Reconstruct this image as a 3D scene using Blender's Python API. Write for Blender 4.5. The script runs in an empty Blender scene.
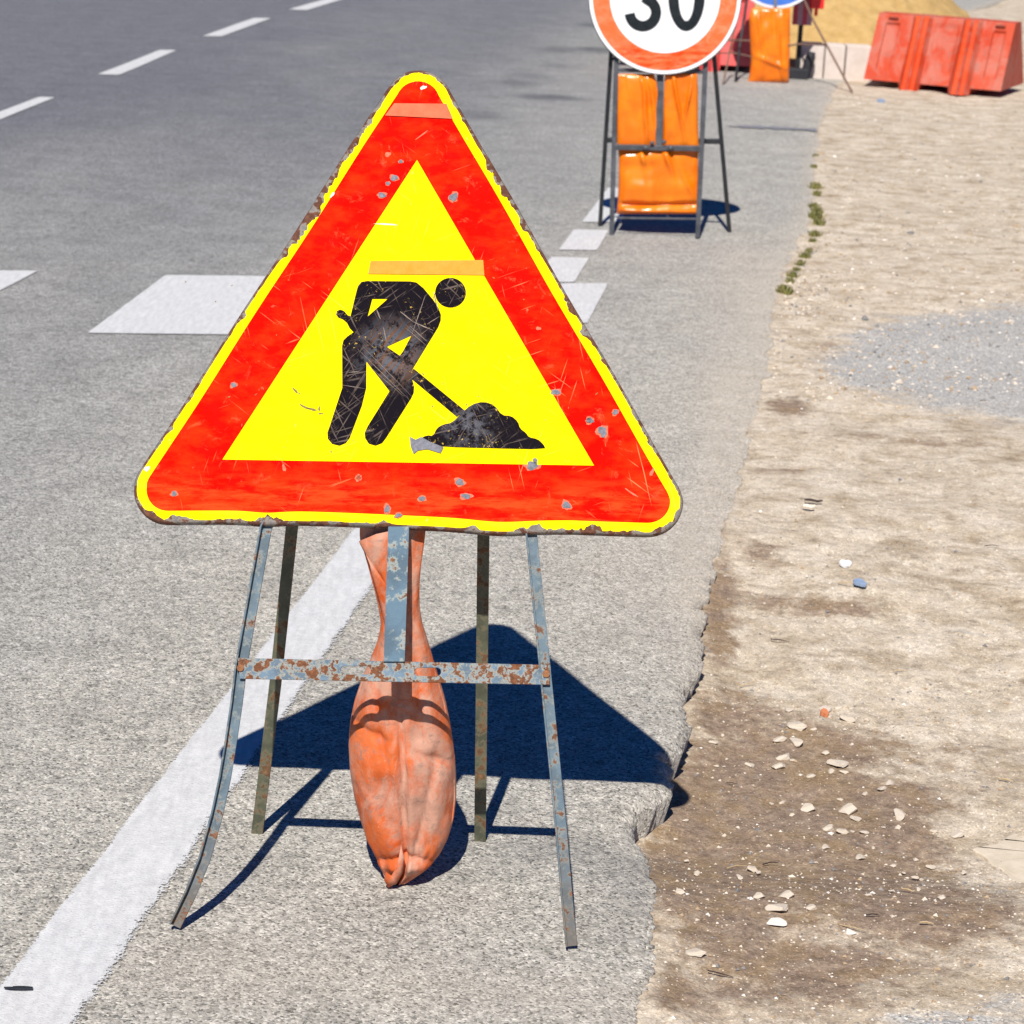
import bpy, bmesh, math, random
import numpy as np
from mathutils import Vector, Matrix
from mathutils.geometry import tessellate_polygon

random.seed(7); RNG = np.random.default_rng(11)
SC = bpy.context.scene; COL = SC.collection
R = math.radians

# ------------------------------------------------------------------ camera
F = 2500.0; PITCH = 0.27228; ROLL = -0.049071; H = 1.6229
fw = np.array([0, math.cos(PITCH), -math.sin(PITCH)])
r0 = np.array([1., 0, 0]); d0 = np.array([0, -math.sin(PITCH), -math.cos(PITCH)])
RX = math.cos(ROLL) * r0 + math.sin(ROLL) * d0
DN = -math.sin(ROLL) * r0 + math.cos(ROLL) * d0
CAM = np.array([0, 0, H])
LIGHT = np.array([0.09784, 0.62673, -0.77307])

def ray(px, py):
    return RX * (px - 512) / F + DN * (py - 512) / F + fw
def hit(px, py, p0, n):                     # point where the sight line meets a plane
    v = ray(px, py); t = np.dot(np.array(p0) - CAM, n) / np.dot(v, n)
    return CAM + v * t
def G(px, py, z=0.0): return hit(px, py, (0, 0, z), np.array([0, 0, 1.]))
def AT(px, py, Y): return hit(px, py, (0, Y, 0), np.array([0, 1., 0]))

cd = bpy.data.cameras.new('camera'); cam = bpy.data.objects.new('camera', cd); COL.objects.link(cam)
M = Matrix.Identity(4)
for i in range(3):
    M[i][0] = RX[i]; M[i][1] = -DN[i]; M[i][2] = -fw[i]; M[i][3] = CAM[i]
cam.matrix_world = M
cd.sensor_width = 36; cd.lens = F / 1024 * 36; cd.clip_start = .05; cd.clip_end = 2000
cd.dof.use_dof = True; cd.dof.focus_distance = 3.83; cd.dof.aperture_fstop = 14
SC.camera = cam

# ------------------------------------------------------------------ light
w = bpy.data.worlds.new('World'); SC.world = w; w.use_nodes = True
nt = w.node_tree; sky = nt.nodes.new('ShaderNodeTexSky'); sky.sky_type = 'NISHITA'
sky.sun_disc = False; sky.sun_elevation = math.asin(.77307); sky.sun_rotation = R(188.9)
sky.air_density = 1.0; sky.dust_density = .3; sky.ozone_density = 3.0
bg = nt.nodes['Background']; bg.inputs[1].default_value = 0.05
tint = nt.nodes.new('ShaderNodeMix'); tint.data_type = 'RGBA'; tint.blend_type = 'MULTIPLY'; tint.inputs[0].default_value = 1
tint.inputs[7].default_value = (.10, .42, .92, 1); nt.links.new(sky.outputs[0], tint.inputs[6]); nt.links.new(tint.outputs[2], bg.inputs[0])
sd = bpy.data.lights.new('sun', 'SUN'); sd.energy = 5.0; sd.angle = R(.55); sd.color = (1, .955, .89)
so = bpy.data.objects.new('sun', sd); COL.objects.link(so)
so.rotation_euler = Vector(LIGHT).to_track_quat('-Z', 'Y').to_euler(); so.location = (-2, -4, 8)
SC.view_settings.view_transform = 'Standard'; SC.view_settings.look = 'None'; SC.view_settings.exposure = 0.30

# ------------------------------------------------------------------ numpy noise
def _h(ix, iy, s):
    n = (ix.astype(np.int64) * 374761393 + iy.astype(np.int64) * 668265263 + s * 1442695041) & 0xffffffff
    n = ((n ^ (n >> 13)) * 1274126177) & 0xffffffff
    return ((n ^ (n >> 16)) & 0xffff) / 65535.0
def vn(x, y, s=0):
    x = np.asarray(x, float); y = np.asarray(y, float)
    ix = np.floor(x); iy = np.floor(y); fx = x - ix; fy = y - iy
    fx = fx * fx * (3 - 2 * fx); fy = fy * fy * (3 - 2 * fy)
    a = _h(ix, iy, s); b = _h(ix + 1, iy, s); c = _h(ix, iy + 1, s); d = _h(ix + 1, iy + 1, s)
    return (a * (1 - fx) + b * fx) * (1 - fy) + (c * (1 - fx) + d * fx) * fy
def fbm(x, y, s=0, o=4):
    r = 0; a = .5; t = 0
    for k in range(o):
        r = r + a * vn(np.asarray(x) * 2 ** k, np.asarray(y) * 2 ** k, s + k * 17); t += a; a *= .55
    return r / t
def sst(a, b, x): t = np.clip((x - a) / (b - a), 0, 1); return t * t * (3 - 2 * t)

# ------------------------------------------------------------------ materials
class NB:
    def __init__(s, name, rough=.6, spec=.5, metal=0.):
        s.m = bpy.data.materials.new(name); s.m.use_nodes = True; s.t = s.m.node_tree
        s.b = s.t.nodes['Principled BSDF']; s.b.inputs['Roughness'].default_value = rough
        s.b.inputs['Specular IOR Level'].default_value = spec; s.b.inputs['Metallic'].default_value = metal
        s.tc = s.t.nodes.new('ShaderNodeTexCoord').outputs['Object']
    def n(s, t, **k):
        o = s.t.nodes.new(t)
        for a, b in k.items(): setattr(o, a, b)
        return o
    def l(s, a, b): s.t.links.new(a, b)
    def val(s, sock, v):
        if hasattr(v, 'links') or isinstance(v, bpy.types.NodeSocket): s.l(v, sock)
        else: sock.default_value = v
    def mapping(s, scale=(1, 1, 1), rot=(0, 0, 0), loc=(0, 0, 0)):
        o = s.n('ShaderNodeMapping'); s.l(s.tc, o.inputs[0]); o.inputs['Scale'].default_value = scale
        o.inputs['Rotation'].default_value = rot; o.inputs['Location'].default_value = loc; return o.outputs[0]
    def noise(s, scale, detail=3, rough=.55, vec=None, dist=0.):
        o = s.n('ShaderNodeTexNoise'); s.l(vec or s.tc, o.inputs['Vector']); o.inputs['Scale'].default_value = scale
        o.inputs['Detail'].default_value = detail; o.inputs['Roughness'].default_value = rough; o.inputs['Distortion'].default_value = dist
        return o.outputs['Fac']
    def vor(s, scale, out='Color', feat='F1', vec=None):
        o = s.n('ShaderNodeTexVoronoi'); o.feature = feat; s.l(vec or s.tc, o.inputs['Vector']); o.inputs['Scale'].default_value = scale
        return o.outputs[out]
    def ramp(s, fac, stops, interp='LINEAR'):
        o = s.n('ShaderNodeValToRGB'); s.l(fac, o.inputs[0]); cr = o.color_ramp; cr.interpolation = interp
        while len(cr.elements) < len(stops): cr.elements.new(.5)
        for e, (p, c) in zip(cr.elements, stops):
            e.position = p; e.color = (c, c, c, 1) if isinstance(c, (int, float)) else (*c, 1)
        return o.outputs[0]
    def mix(s, fac, a, b, mode='MIX'):
        o = s.n('ShaderNodeMix', data_type='RGBA', blend_type=mode)
        s.val(o.inputs[0], fac)
        for i, v in ((6, a), (7, b)):
            if isinstance(v, tuple): v = (*v, 1) if len(v) == 3 else v
            s.val(o.inputs[i], v)
        return o.outputs[2]
    def math(s, op, a, b=0., clamp=False):
        o = s.n('ShaderNodeMath', operation=op); o.use_clamp = clamp; s.val(o.inputs[0], a); s.val(o.inputs[1], b); return o.outputs[0]
    def attr(s, name): return s.n('ShaderNodeAttribute', attribute_name=name).outputs['Fac']
    def col(s, c):
        if isinstance(c, tuple): s.b.inputs['Base Color'].default_value = (*c, 1)
        else: s.l(c, s.b.inputs['Base Color'])
    def bump(s, h, strength=.5, dist=.002):
        o = s.n('ShaderNodeBump'); o.inputs['Strength'].default_value = strength; o.inputs['Distance'].default_value = dist
        s.l(h, o.inputs['Height']); s.l(o.outputs[0], s.b.inputs['Normal'])
    def near(s, c, r0_, r1_):            # 1 near a spot (object space), 0 beyond
        o = s.n('ShaderNodeVectorMath', operation='DISTANCE'); s.l(s.tc, o.inputs[0]); o.inputs[1].default_value = c
        q = s.n('ShaderNodeMapRange'); s.l(o.outputs['Value'], q.inputs[0]); q.inputs[1].default_value = r0_; q.inputs[2].default_value = r1_
        q.inputs[3].default_value = 1; q.inputs[4].default_value = 0; return q.outputs[0]

def rotscale(b, a, sc):
    v = b.mapping(rot=(0, 0, a)); o = b.n('ShaderNodeMapping'); b.l(v, o.inputs[0]); o.inputs['Scale'].default_value = sc; o.inputs['Location'].default_value = (a * 3, a, 0); return o.outputs[0]
def scratches(b, seeds=((0.3, 700, 22), (1.2, 600, 18), (2.2, 700, 20), (2.9, 650, 16)), th=.68):
    out = None
    for (a, sx, sy) in seeds:
        v = rotscale(b, a, (sx, sy, 1))
        r = b.ramp(b.noise(.35, 2, .6, vec=v), ((th, 0.), (th + .035, 1.)))
        out = r if out is None else b.math('MAXIMUM', out, r)
    return out

def m_asphalt():
    b = NB('asphalt', .88, .3)
    wv = b.n('ShaderNodeVectorMath', operation='ADD'); wn = b.n('ShaderNodeTexNoise'); b.l(b.tc, wn.inputs['Vector']); wn.inputs['Scale'].default_value = 260; wsc = b.n('ShaderNodeVectorMath', operation='SCALE'); b.l(wn.outputs['Color'], wsc.inputs[0]); wsc.inputs['Scale'].default_value = .004; b.l(b.tc, wv.inputs[0]); b.l(wsc.outputs[0], wv.inputs[1])
    c = b.vor(270, 'Color', vec=wv.outputs[0]); sep = b.n('ShaderNodeSeparateColor'); b.l(c, sep.inputs[0])
    st = b.ramp(sep.outputs[0], ((0., .26), (.16, .68), (.5, 1.03), (.85, 1.30), (1., 1.75)))
    hue = b.mix(b.math('MULTIPLY', sep.outputs[1], .5), (1.0, .985, .955), (1.03, .97, .87))
    f = b.mix(1., st, hue, 'MULTIPLY')
    c3 = b.vor(70, 'Color'); s3 = b.n('ShaderNodeSeparateColor'); b.l(c3, s3.inputs[0])
    f = b.mix(1., f, b.ramp(s3.outputs[0], ((0., .80), (.2, .98), (1., 1.10))), 'MULTIPLY')
    f = b.mix(1., f, b.ramp(b.noise(5, 6, .65), ((.3, .84), (.7, 1.13))), 'MULTIPLY')
    f = b.mix(1., f, b.ramp(b.noise(38, 4, .6), ((.3, .8), (.7, 1.16))), 'MULTIPLY')
    tone = b.attr('tone')
    basec = b.ramp(tone, ((0., (.142, .148, .172)), (.35, (.232, .238, .244)), (.7, (.320, .320, .309)), (1., (.395, .382, .348))))
    colr = b.mix(1., f, basec, 'MULTIPLY')
    d = b.math('MULTIPLY', b.attr('dust'), b.ramp(b.noise(120, 3, .7), ((.25, .45), (.66, 1.))))
    dustc = b.mix(.55, b.ramp(b.noise(14, 5, .6), ((.3, (.42, .365, .29)), (.7, (.52, .46, .385)))), st, 'MULTIPLY')
    b.col(b.mix(b.math('MULTIPLY', b.attr('stain_shadow'), .62), b.mix(d, colr, dustc), (.03, .035, .05)))
    hgt = b.math('ADD', b.math('MULTIPLY', b.vor(270, 'Distance', vec=wv.outputs[0]), -.7), b.math('MULTIPLY', b.noise(420, 4, .7), .9))
    b.bump(hgt, .6, .0028)
    return b.m

def m_dirt():
    b = NB('dirt', .95, .15)
    n1 = b.noise(9, 8, .68, dist=.4); n2 = b.noise(42, 6, .65); n3 = b.noise(260, 4, .7)
    pale = b.ramp(n1, ((.28, (.33, .25, .160)), (.40, (.47, .385, .275)), (.54, (.58, .495, .375)), (.75, (.68, .60, .485))))
    pale = b.mix(1., pale, b.ramp(n2, ((.28, .62), (.5, 1.), (.75, 1.14))), 'MULTIPLY')
    wet = b.ramp(n2, ((.3, (.165, .117, .080)), (.5, (.262, .190, .135)), (.72, (.39, .30, .21))))
    wet = b.mix(b.ramp(n1, ((.45, 0.), (.62, .55))), wet, (.30, .205, .100))
    stv = b.mapping(scale=(1.0, 2.2, 1)); stn = b.noise(3.0, 8, .7, vec=stv, dist=1.2)
    pale = b.mix(1., pale, b.ramp(stn, ((.32, (.70, .66, .62)), (.5, (1., 1., 1.)), (.7, (1.10, 1.10, 1.11)))), 'MULTIPLY')
    wm = b.math('ADD', b.attr('wet'), b.math('MULTIPLY', b.math('SUBTRACT', b.noise(16, 7, .72), .5), 1.25))
    c = b.mix(b.ramp(wm, ((.38, 0.), (.66, 1.))), pale, wet)
    cc = b.vor(230, 'Color'); sep = b.n('ShaderNodeSeparateColor'); b.l(cc, sep.inputs[0])
    st = b.ramp(sep.outputs[0], ((0., .55), (.4, .95), (.8, 1.1), (1., 1.45)))
    grey = b.mix(1., st, b.ramp(n2, ((.3, (.375, .362, .33)), (.7, (.455, .44, .405)))), 'MULTIPLY')
    gm = b.math('ADD', b.attr('grey'), b.math('MULTIPLY', b.math('SUBTRACT', b.noise(7, 8, .72, vec=b.mapping(scale=(1, 2.2, 1)), dist=.8), .5), 1.7))
    c = b.mix(b.ramp(gm, ((.36, 0.), (.74, 1.))), c, grey)
    grit = b.ramp(sep.outputs[1], ((0., .68), (.2, .96), (.8, 1.), (.93, 1.22), (1., 1.5)))
    c = b.mix(.8, c, grit, 'MULTIPLY')
    c = b.mix(1., c, b.ramp(n3, ((.3, (.80, .80, .83)), (.7, (1.20, 1.20, 1.22)))), 'MULTIPLY')
    b.col(c)
    h = b.math('ADD', b.math('MULTIPLY', n2, 1.6), b.math('ADD', b.math('MULTIPLY', n3, .45), b.math('MULTIPLY', sep.outputs[1], .25)))
    b.bump(h, .7, .0055)
    return b.m

def m_paint_line():
    b = NB('road_paint', .75, .3)
    c = b.ramp(b.noise(60, 5, .6), ((.3, (.52, .52, .52)), (.7, (.62, .62, .61))))
    v = b.mapping(scale=(8, 1.2, 1)); c = b.mix(1., c, b.ramp(b.noise(9, 4, .6, vec=v), ((.3, .87), (.65, 1.04))), 'MULTIPLY')
    c = b.mix(b.ramp(b.noise(210, 2, .5), ((.30, .55), (.38, 0.))), c, (.34, .32, .30))
    b.col(c); b.bump(b.math('ADD', b.noise(300, 3, .6), b.math('MULTIPLY', b.vor(220, 'Distance'), -.7)), .4, .0018)
    e = b.attr('edge')                       # 1 at the middle of the stripe, 0 at its rim
    a = b.math('ADD', e, b.math('MULTIPLY', b.math('SUBTRACT', b.noise(170, 4, .8), .5), b.attr('wear')))
    al = b.ramp(a, ((.16, 0.), (.22, 1.)))
    b.l(al, b.b.inputs['Alpha']); return b.m

def m_film(name, base, alt, scuff, rough=.38, amt=1., pale=(.8, .45, .35), lowc=(.72, .055, .010)):
    """reflective sheeting of the sign: base colour, cloudy fading, scratches and scuffs"""
    b = NB(name, rough + .15, .008)
    c = b.mix(b.math('MULTIPLY', b.ramp(b.noise(16, 5, .62, vec=b.mapping(scale=(1, 1.8, 1))), ((.44, 0.), (.70, 1.))), amt), base, alt)
    c = b.mix(b.math('MULTIPLY', b.ramp(b.noise(30, 8, .75, vec=b.mapping(loc=(9, 4, 0)), dist=.8), ((.58, 0.), (.72, .32))), amt), c, scuff)
    low = b.n('ShaderNodeSeparateXYZ'); b.l(b.tc, low.inputs[0])
    lowm = b.ramp(b.math('ADD', b.math('MULTIPLY', low.outputs[1], -1.), 0.), ((.17, 0.), (.21, 1.)))
    c = b.mix(b.math('MULTIPLY', lowm, b.ramp(b.noise(22, 6, .7, vec=b.mapping(scale=(.6, 3, 1), loc=(3, 3, 0))), ((.44, 0.), (.60, 1.)))), c, lowc)
    s = scratches(b)
    s = b.math('MULTIPLY', s, b.ramp(b.noise(7, 3, .6), ((.46, 0.), (.6, 1.))))
    c = b.mix(b.math('MULTIPLY', s, .75), c, scuff)
    sp = b.ramp(b.noise(55, 4, .7, vec=b.mapping(loc=(5, 2, 0))), ((.66, 0.), (.74, .6)))
    sp = b.math('MULTIPLY', sp, b.ramp(b.noise(9, 2, .5, vec=b.mapping(loc=(1, 7, 0))), ((.5, 0.), (.6, 1.))))
    c = b.mix(sp, c, pale)
    b.col(c)
    b.l(b.ramp(b.noise(30, 4, .6), ((.3, rough + .05), (.7, rough + .25))), b.b.inputs['Roughness'])
    b.bump(b.noise(7, 3, .5), .25, .004)
    return b.m

def m_black():
    b = NB('black_pictogram_film', .75, .004)
    s = scratches(b, ((.5, 700, 30), (1.3, 600, 26), (2.3, 700, 22), (0.9, 900, 18), (2.7, 800, 24)), .63)
    s = b.math('MULTIPLY', s, b.ramp(b.noise(26, 4, .6), ((.42, .1), (.58, 1.))))
    c = b.mix(b.math('MULTIPLY', s, .45), (.010, .008, .011), (.26, .20, .16))
    spot = b.ramp(b.noise(190, 4, .75), ((.62, 0.), (.66, 1.)))
    spot = b.math('MULTIPLY', spot, b.ramp(b.noise(20, 2, .5), ((.5, 0.), (.58, 1.))))
    c = b.mix(spot, c, (.75, .50, .10))
    cen = b.near(PIC_C, .02, .068)
    cen = b.math('MULTIPLY', cen, b.ramp(b.noise(34, 8, .8, vec=b.mapping(loc=(2, 1, 0))), ((.44, 0.), (.52, 1.))))
    v = rotscale(b, 2.2, (14, 420, 1))
    worn = b.mix(b.ramp(b.noise(.5, 4, .7, vec=v), ((.45, 0.), (.6, 1.))), (.10, .115, .14), (.17, .085, .045))
    c = b.mix(b.math('MULTIPLY', cen, .9), c, worn)
    m2 = b.near(PIC_M, .008, .05)
    m2 = b.math('MULTIPLY', m2, b.ramp(b.noise(60, 8, .8), ((.46, 0.), (.56, .85))))
    c = b.mix(m2, c, (.12, .12, .135))
    b.col(c); return b.m

def m_steel(name, paint, rustamt=.5, pale=(.42, .45, .42), rust=(.19, .075, .03), rough=.55, sc=1., foot=None):
    b = NB(name, rough, .4)
    n = b.noise(38 * sc, 6, .65); n2 = b.noise(95 * sc, 5, .7, vec=b.mapping(loc=(4, 1, 2)))
    th = .72 - .3 * rustamt
    c = b.mix(b.ramp(b.noise(20 * sc, 4, .6, vec=b.mapping(loc=(1, 9, 2))), ((.42, 0.), (.60, .8))), paint, tuple(x * .6 for x in paint))
    c = b.mix(b.ramp(n, ((th - .10, 0.), (th - .05, .85))), c, pale)
    if foot:
        z = b.n('ShaderNodeSeparateXYZ'); b.l(b.tc, z.inputs[0])
        f = b.math('ADD', b.math('MULTIPLY', z.outputs[2], -2.6), b.math('MULTIPLY', n2, .9))
        c = b.mix(b.ramp(f, ((-.55 + .55, 0.), (.55, .95))), c, foot)
    rc = b.ramp(n2, ((.3, tuple(x * .45 for x in rust)), (.55, rust), (.75, (rust[0] * 1.9, rust[1] * 1.9, rust[2] * 1.7))))
    m = b.ramp(n, ((th - .03, 0.), (th + .01, 1.)))
    c = b.mix(m, c, rc); b.col(c)
    b.l(b.math('ADD', b.math('MULTIPLY', m, .35), rough - .05), b.b.inputs['Roughness'])
    b.bump(b.math('ADD', n2, b.math('MULTIPLY', m, .3)), .4, .0012); return b.m

def m_bag(name, base, dark, dusty, dust=.5, rough=.45, spec=.5, sc=1., bp=.35):
    b = NB(name, rough, spec)
    c = b.mix(b.ramp(b.noise(9 * sc, 5, .6), ((.38, 0.), (.62, 1.))), base, dark)
    if dust > 0:
        d = b.ramp(b.noise(13 * sc, 7, .7, vec=b.mapping(scale=(1, 1, .6), loc=(3, 0, 5)), dist=.6), ((.42, 0.), (.58, dust)))
        c = b.mix(d, c, dusty)
        c = b.mix(b.ramp(b.noise(34 * sc, 8, .8, dist=1.5, vec=b.mapping(loc=(7, 2, 1))), ((.54, 0.), (.64, dust * .65))), c, (.23, .15, .12))
        c = b.mix(b.ramp(b.noise(110 * sc, 4, .75), ((.64, 0.), (.74, dust * .35))), c, (.62, .44, .34))
    b.col(c); b.bump(b.math('ADD', b.noise(28 * sc, 5, .6), b.math('MULTIPLY', b.noise(160 * sc, 3, .6), .25)), bp, .006)
    b.l(b.ramp(b.noise(20 * sc, 4, .6), ((.3, max(rough - .12, .1)), (.7, rough + .15))), b.b.inputs['Roughness'])
    return b.m

def m_plain(name, c1, c2, scale=30, rough=.6, bump=.3, bd=.002, spec=.4, metal=0.):
    b = NB(name, rough, spec, metal)
    b.col(b.ramp(b.noise(scale, 6, .65), ((.3, c1), (.7, c2)))); b.bump(b.noise(scale * 3, 5, .65), bump, bd); return b.m

# ------------------------------------------------------------------ mesh helpers
def link(name, me, mats, parent=None, loc=(0, 0, 0)):
    o = bpy.data.objects.new(name, me); COL.objects.link(o)
    for m in (mats if isinstance(mats, (list, tuple)) else [mats]): me.materials.append(m)
    if parent: o.parent = parent
    o.location = loc; return o
def mesh(name, verts, faces, mi=None, smooth=False, origin=(0, 0, 0)):
    me = bpy.data.meshes.new(name); o = np.array(origin)
    me.from_pydata([tuple(np.array(v) - o) for v in verts], [], faces)
    if mi: me.polygons.foreach_set('material_index', mi)
    if smooth: me.polygons.foreach_set('use_smooth', [True] * len(me.polygons))
    me.update(); return me
class MB:
    def __init__(s): s.v = []; s.f = []; s.m = []
    def add(s, vs, fs, m=0):
        k = len(s.v); s.v += [tuple(map(float, v)) for v in vs]; s.f += [tuple(i + k for i in f) for f in fs]; s.m += [m] * len(fs)
    def box(s, c, u, v, n, m=0):           # centre and three half-axis vectors
        c, u, v, n = map(np.array, (c, u, v, n))
        vs = [c + a * u + b_ * v + d * n for a in (-1, 1) for b_ in (-1, 1) for d in (-1, 1)]
        s.add(vs, [(0, 1, 3, 2), (4, 6, 7, 5), (0, 4, 5, 1), (2, 3, 7, 6), (0, 2, 6, 4), (1, 5, 7, 3)], m)
    def tube(s, pts, r, k=10, m=0, cap=True):
        pts = [np.array(p, float) for p in pts]; rings = []
        for i, p in enumerate(pts):
            t = pts[min(i + 1, len(pts) - 1)] - pts[max(i - 1, 0)]; t /= np.linalg.norm(t)
            a = np.cross(t, [0, 1, 0.01]); 
            if np.linalg.norm(a) < .1: a = np.cross(t, [1, 0, 0])
            a /= np.linalg.norm(a); b_ = np.cross(t, a); rr = r[i] if isinstance(r, (list, tuple)) else r
            rings.append([p + rr * (math.cos(2 * math.pi * j / k) * a + math.sin(2 * math.pi * j / k) * b_) for j in range(k)])
        vs = [q for g in rings for q in g]; fs = []
        for i in range(len(pts) - 1):
            for j in range(k): fs.append((i * k + j, i * k + (j + 1) % k, (i + 1) * k + (j + 1) % k, (i + 1) * k + j))
        if cap: fs += [tuple(range(k))[::-1], tuple(range((len(pts) - 1) * k, len(pts) * k))]
        s.add(vs, fs, m)
    def sweep(s, pts, prof, up, m=0):       # closed 2-D profile swept along a polyline; up = fixed second axis
        pts = [np.array(p, float) for p in pts]; up = np.array(up, float); k = len(prof); vs = []
        for i, p in enumerate(pts):
            t = pts[min(i + 1, len(pts) - 1)] - pts[max(i - 1, 0)]; t /= np.linalg.norm(t)
            a = np.cross(t, up); a /= np.linalg.norm(a); b_ = np.cross(a, t)
            vs += [p + x * a + y * b_ for x, y in prof]
        fs = [(i * k + j, i * k + (j + 1) % k, (i + 1) * k + (j + 1) % k, (i + 1) * k + j) for i in range(len(pts) - 1) for j in range(k)]
        vs0 = len(s.v); s.add(vs, fs, m)
        for base in (0, (len(pts) - 1) * k):
            tri = tessellate_polygon([[Vector((x, y, 0)) for x, y in prof]])
            s.add([vs[base + i] for i in range(k)], [tuple(t) for t in tri], m)
    def prism(s, outer, holes, o, u, v, n, t0, t1, m=0):   # polygon with holes, from t0 to t1 along n
        o, u, v, n = map(np.array, (o, u, v, n)); loops = [outer] + list(holes); flat = [p for L in loops for p in L]
        tri = tessellate_polygon([[Vector((p[0], p[1], 0)) for p in L] for L in loops])
        A = [o + u * p[0] + v * p[1] + n * t1 for p in flat]; B = [o + u * p[0] + v * p[1] + n * t0 for p in flat]; N = len(flat)
        fs = []
        for t in tri:
            a, b_, c = [flat[i] for i in t]; ccw = (b_[0] - a[0]) * (c[1] - a[1]) - (b_[1] - a[1]) * (c[0] - a[0]) > 0
            t = tuple(t) if ccw else tuple(t)[::-1]; fs.append(t)
            if t0 != t1: fs.append(tuple(i + N for i in t[::-1]))
        if t0 != t1:
            k = 0
            for L in loops:
                ar = sum(L[i][0] * L[(i + 1) % len(L)][1] - L[(i + 1) % len(L)][0] * L[i][1] for i in range(len(L)))
                for i in range(len(L)):
                    j = (i + 1) % len(L); q = (k + i, k + j, k + j + N, k + i + N); fs.append(q if (ar < 0) == (L is outer) else q[::-1])
                k += len(L)
        s.add(A + (B if t0 != t1 else []), fs, m)
    def build(s, name, mats, parent=None, origin=(0, 0, 0), smooth=False, loc=(0, 0, 0)):
        return link(name, mesh(name, s.v, s.f, s.m, smooth, origin), mats, parent, loc)
def bevel(o, w_=.001, seg=2, ang=35):
    md = o.modifiers.new('bevel', 'BEVEL'); md.width = w_; md.segments = seg; md.limit_method = 'ANGLE'; md.angle_limit = R(ang); return o
def tag(o, label=None, cat=None, group=None, kind=None):
    if label: o['label'] = label
    if cat: o['category'] = cat
    if group: o['group'] = group
    if kind: o['kind'] = kind
    return o
def empty(name, loc):
    o = bpy.data.objects.new(name, None); COL.objects.link(o); o.location = tuple(loc); o.empty_display_size = .1; return o
def setattr_f(me, name, arr):
    a = me.attributes.new(name, 'FLOAT', 'POINT'); a.data.foreach_set('value', np.asarray(arr, np.float32).ravel())
def gridmesh(name, X, Y, Z, attrs, smooth=True):
    n, m = X.shape; co = np.stack([X, Y, Z], -1).reshape(-1, 3).astype(np.float32)
    i = np.arange(n * m).reshape(n, m); q = np.stack([i[:-1, :-1], i[:-1, 1:], i[1:, 1:], i[1:, :-1]], -1).reshape(-1, 4)
    me = bpy.data.meshes.new(name); me.vertices.add(len(co)); me.vertices.foreach_set('co', co.ravel())
    me.loops.add(q.size); me.loops.foreach_set('vertex_index', q.ravel().astype(np.int32))
    me.polygons.add(len(q)); me.polygons.foreach_set('loop_start', np.arange(0, q.size, 4, dtype=np.int32))
    me.polygons.foreach_set('use_smooth', [smooth] * len(q)); me.update(calc_edges=True); me.validate()
    for k, a in attrs.items(): setattr_f(me, k, a)
    return me
def blob(X, Y, px, py, w_, h_, p=2.):       # soft ellipse on the ground, sized like a patch of the view
    c = G(px, py); a = G(px + w_ / 2, py); b_ = G(px, py - h_ / 2); c2 = G(px, py + h_ / 2)
    rx = abs(a[0] - c[0]); ry = abs(b_[1] - c2[1]) / 2; cx = c[0]; cy = (b_[1] + c2[1]) / 2
    sh = (b_[0] - c2[0]) / (b_[1] - c2[1])
    return np.exp(-(((X - cx - sh * (Y - cy)) / rx) ** 2 + ((Y - cy) / ry) ** 2) ** (p / 2))

# ------------------------------------------------------------------ the ground
EP = [G(*p) for p in [(632, 1060), (640, 1024), (648, 965), (657, 925), (653, 885), (648, 850), (643, 818), (640, 803), (652, 799), (664, 788), (671, 770),
                      (684, 748), (692, 715), (694, 675), (702, 642), (705, 605), (716, 560), (736, 505), (748, 450), (768, 372), (776, 305), (784, 275),
                      (797, 245), (811, 222), (815, 180), (820, 130), (834, 88)]]
EYs = np.array([0, 2.4] + [p[1] for p in EP] + [22, 30, 60, 200]); EXs = np.array([0.05, .12] + [p[0] for p in EP] + [3.3, 6.0, 22, 150])
def xedge(Y): return np.interp(Y, EYs, EXs)
def drop(Y): return .062 * (1 - sst(4.3, 5.9, Y)) * (.12 + .88 * sst(3.62, 3.98, Y)) + .006

def rowsY(k=.0009):
    y = [0.5, 1.2, 2.0, 2.5]
    while y[-1] < 24: y.append(y[-1] + max(k * y[-1] ** 2, .004))
    return np.array(y + [26, 30, 36, 45, 60, 90, 200])
YR = rowsY()

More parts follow.
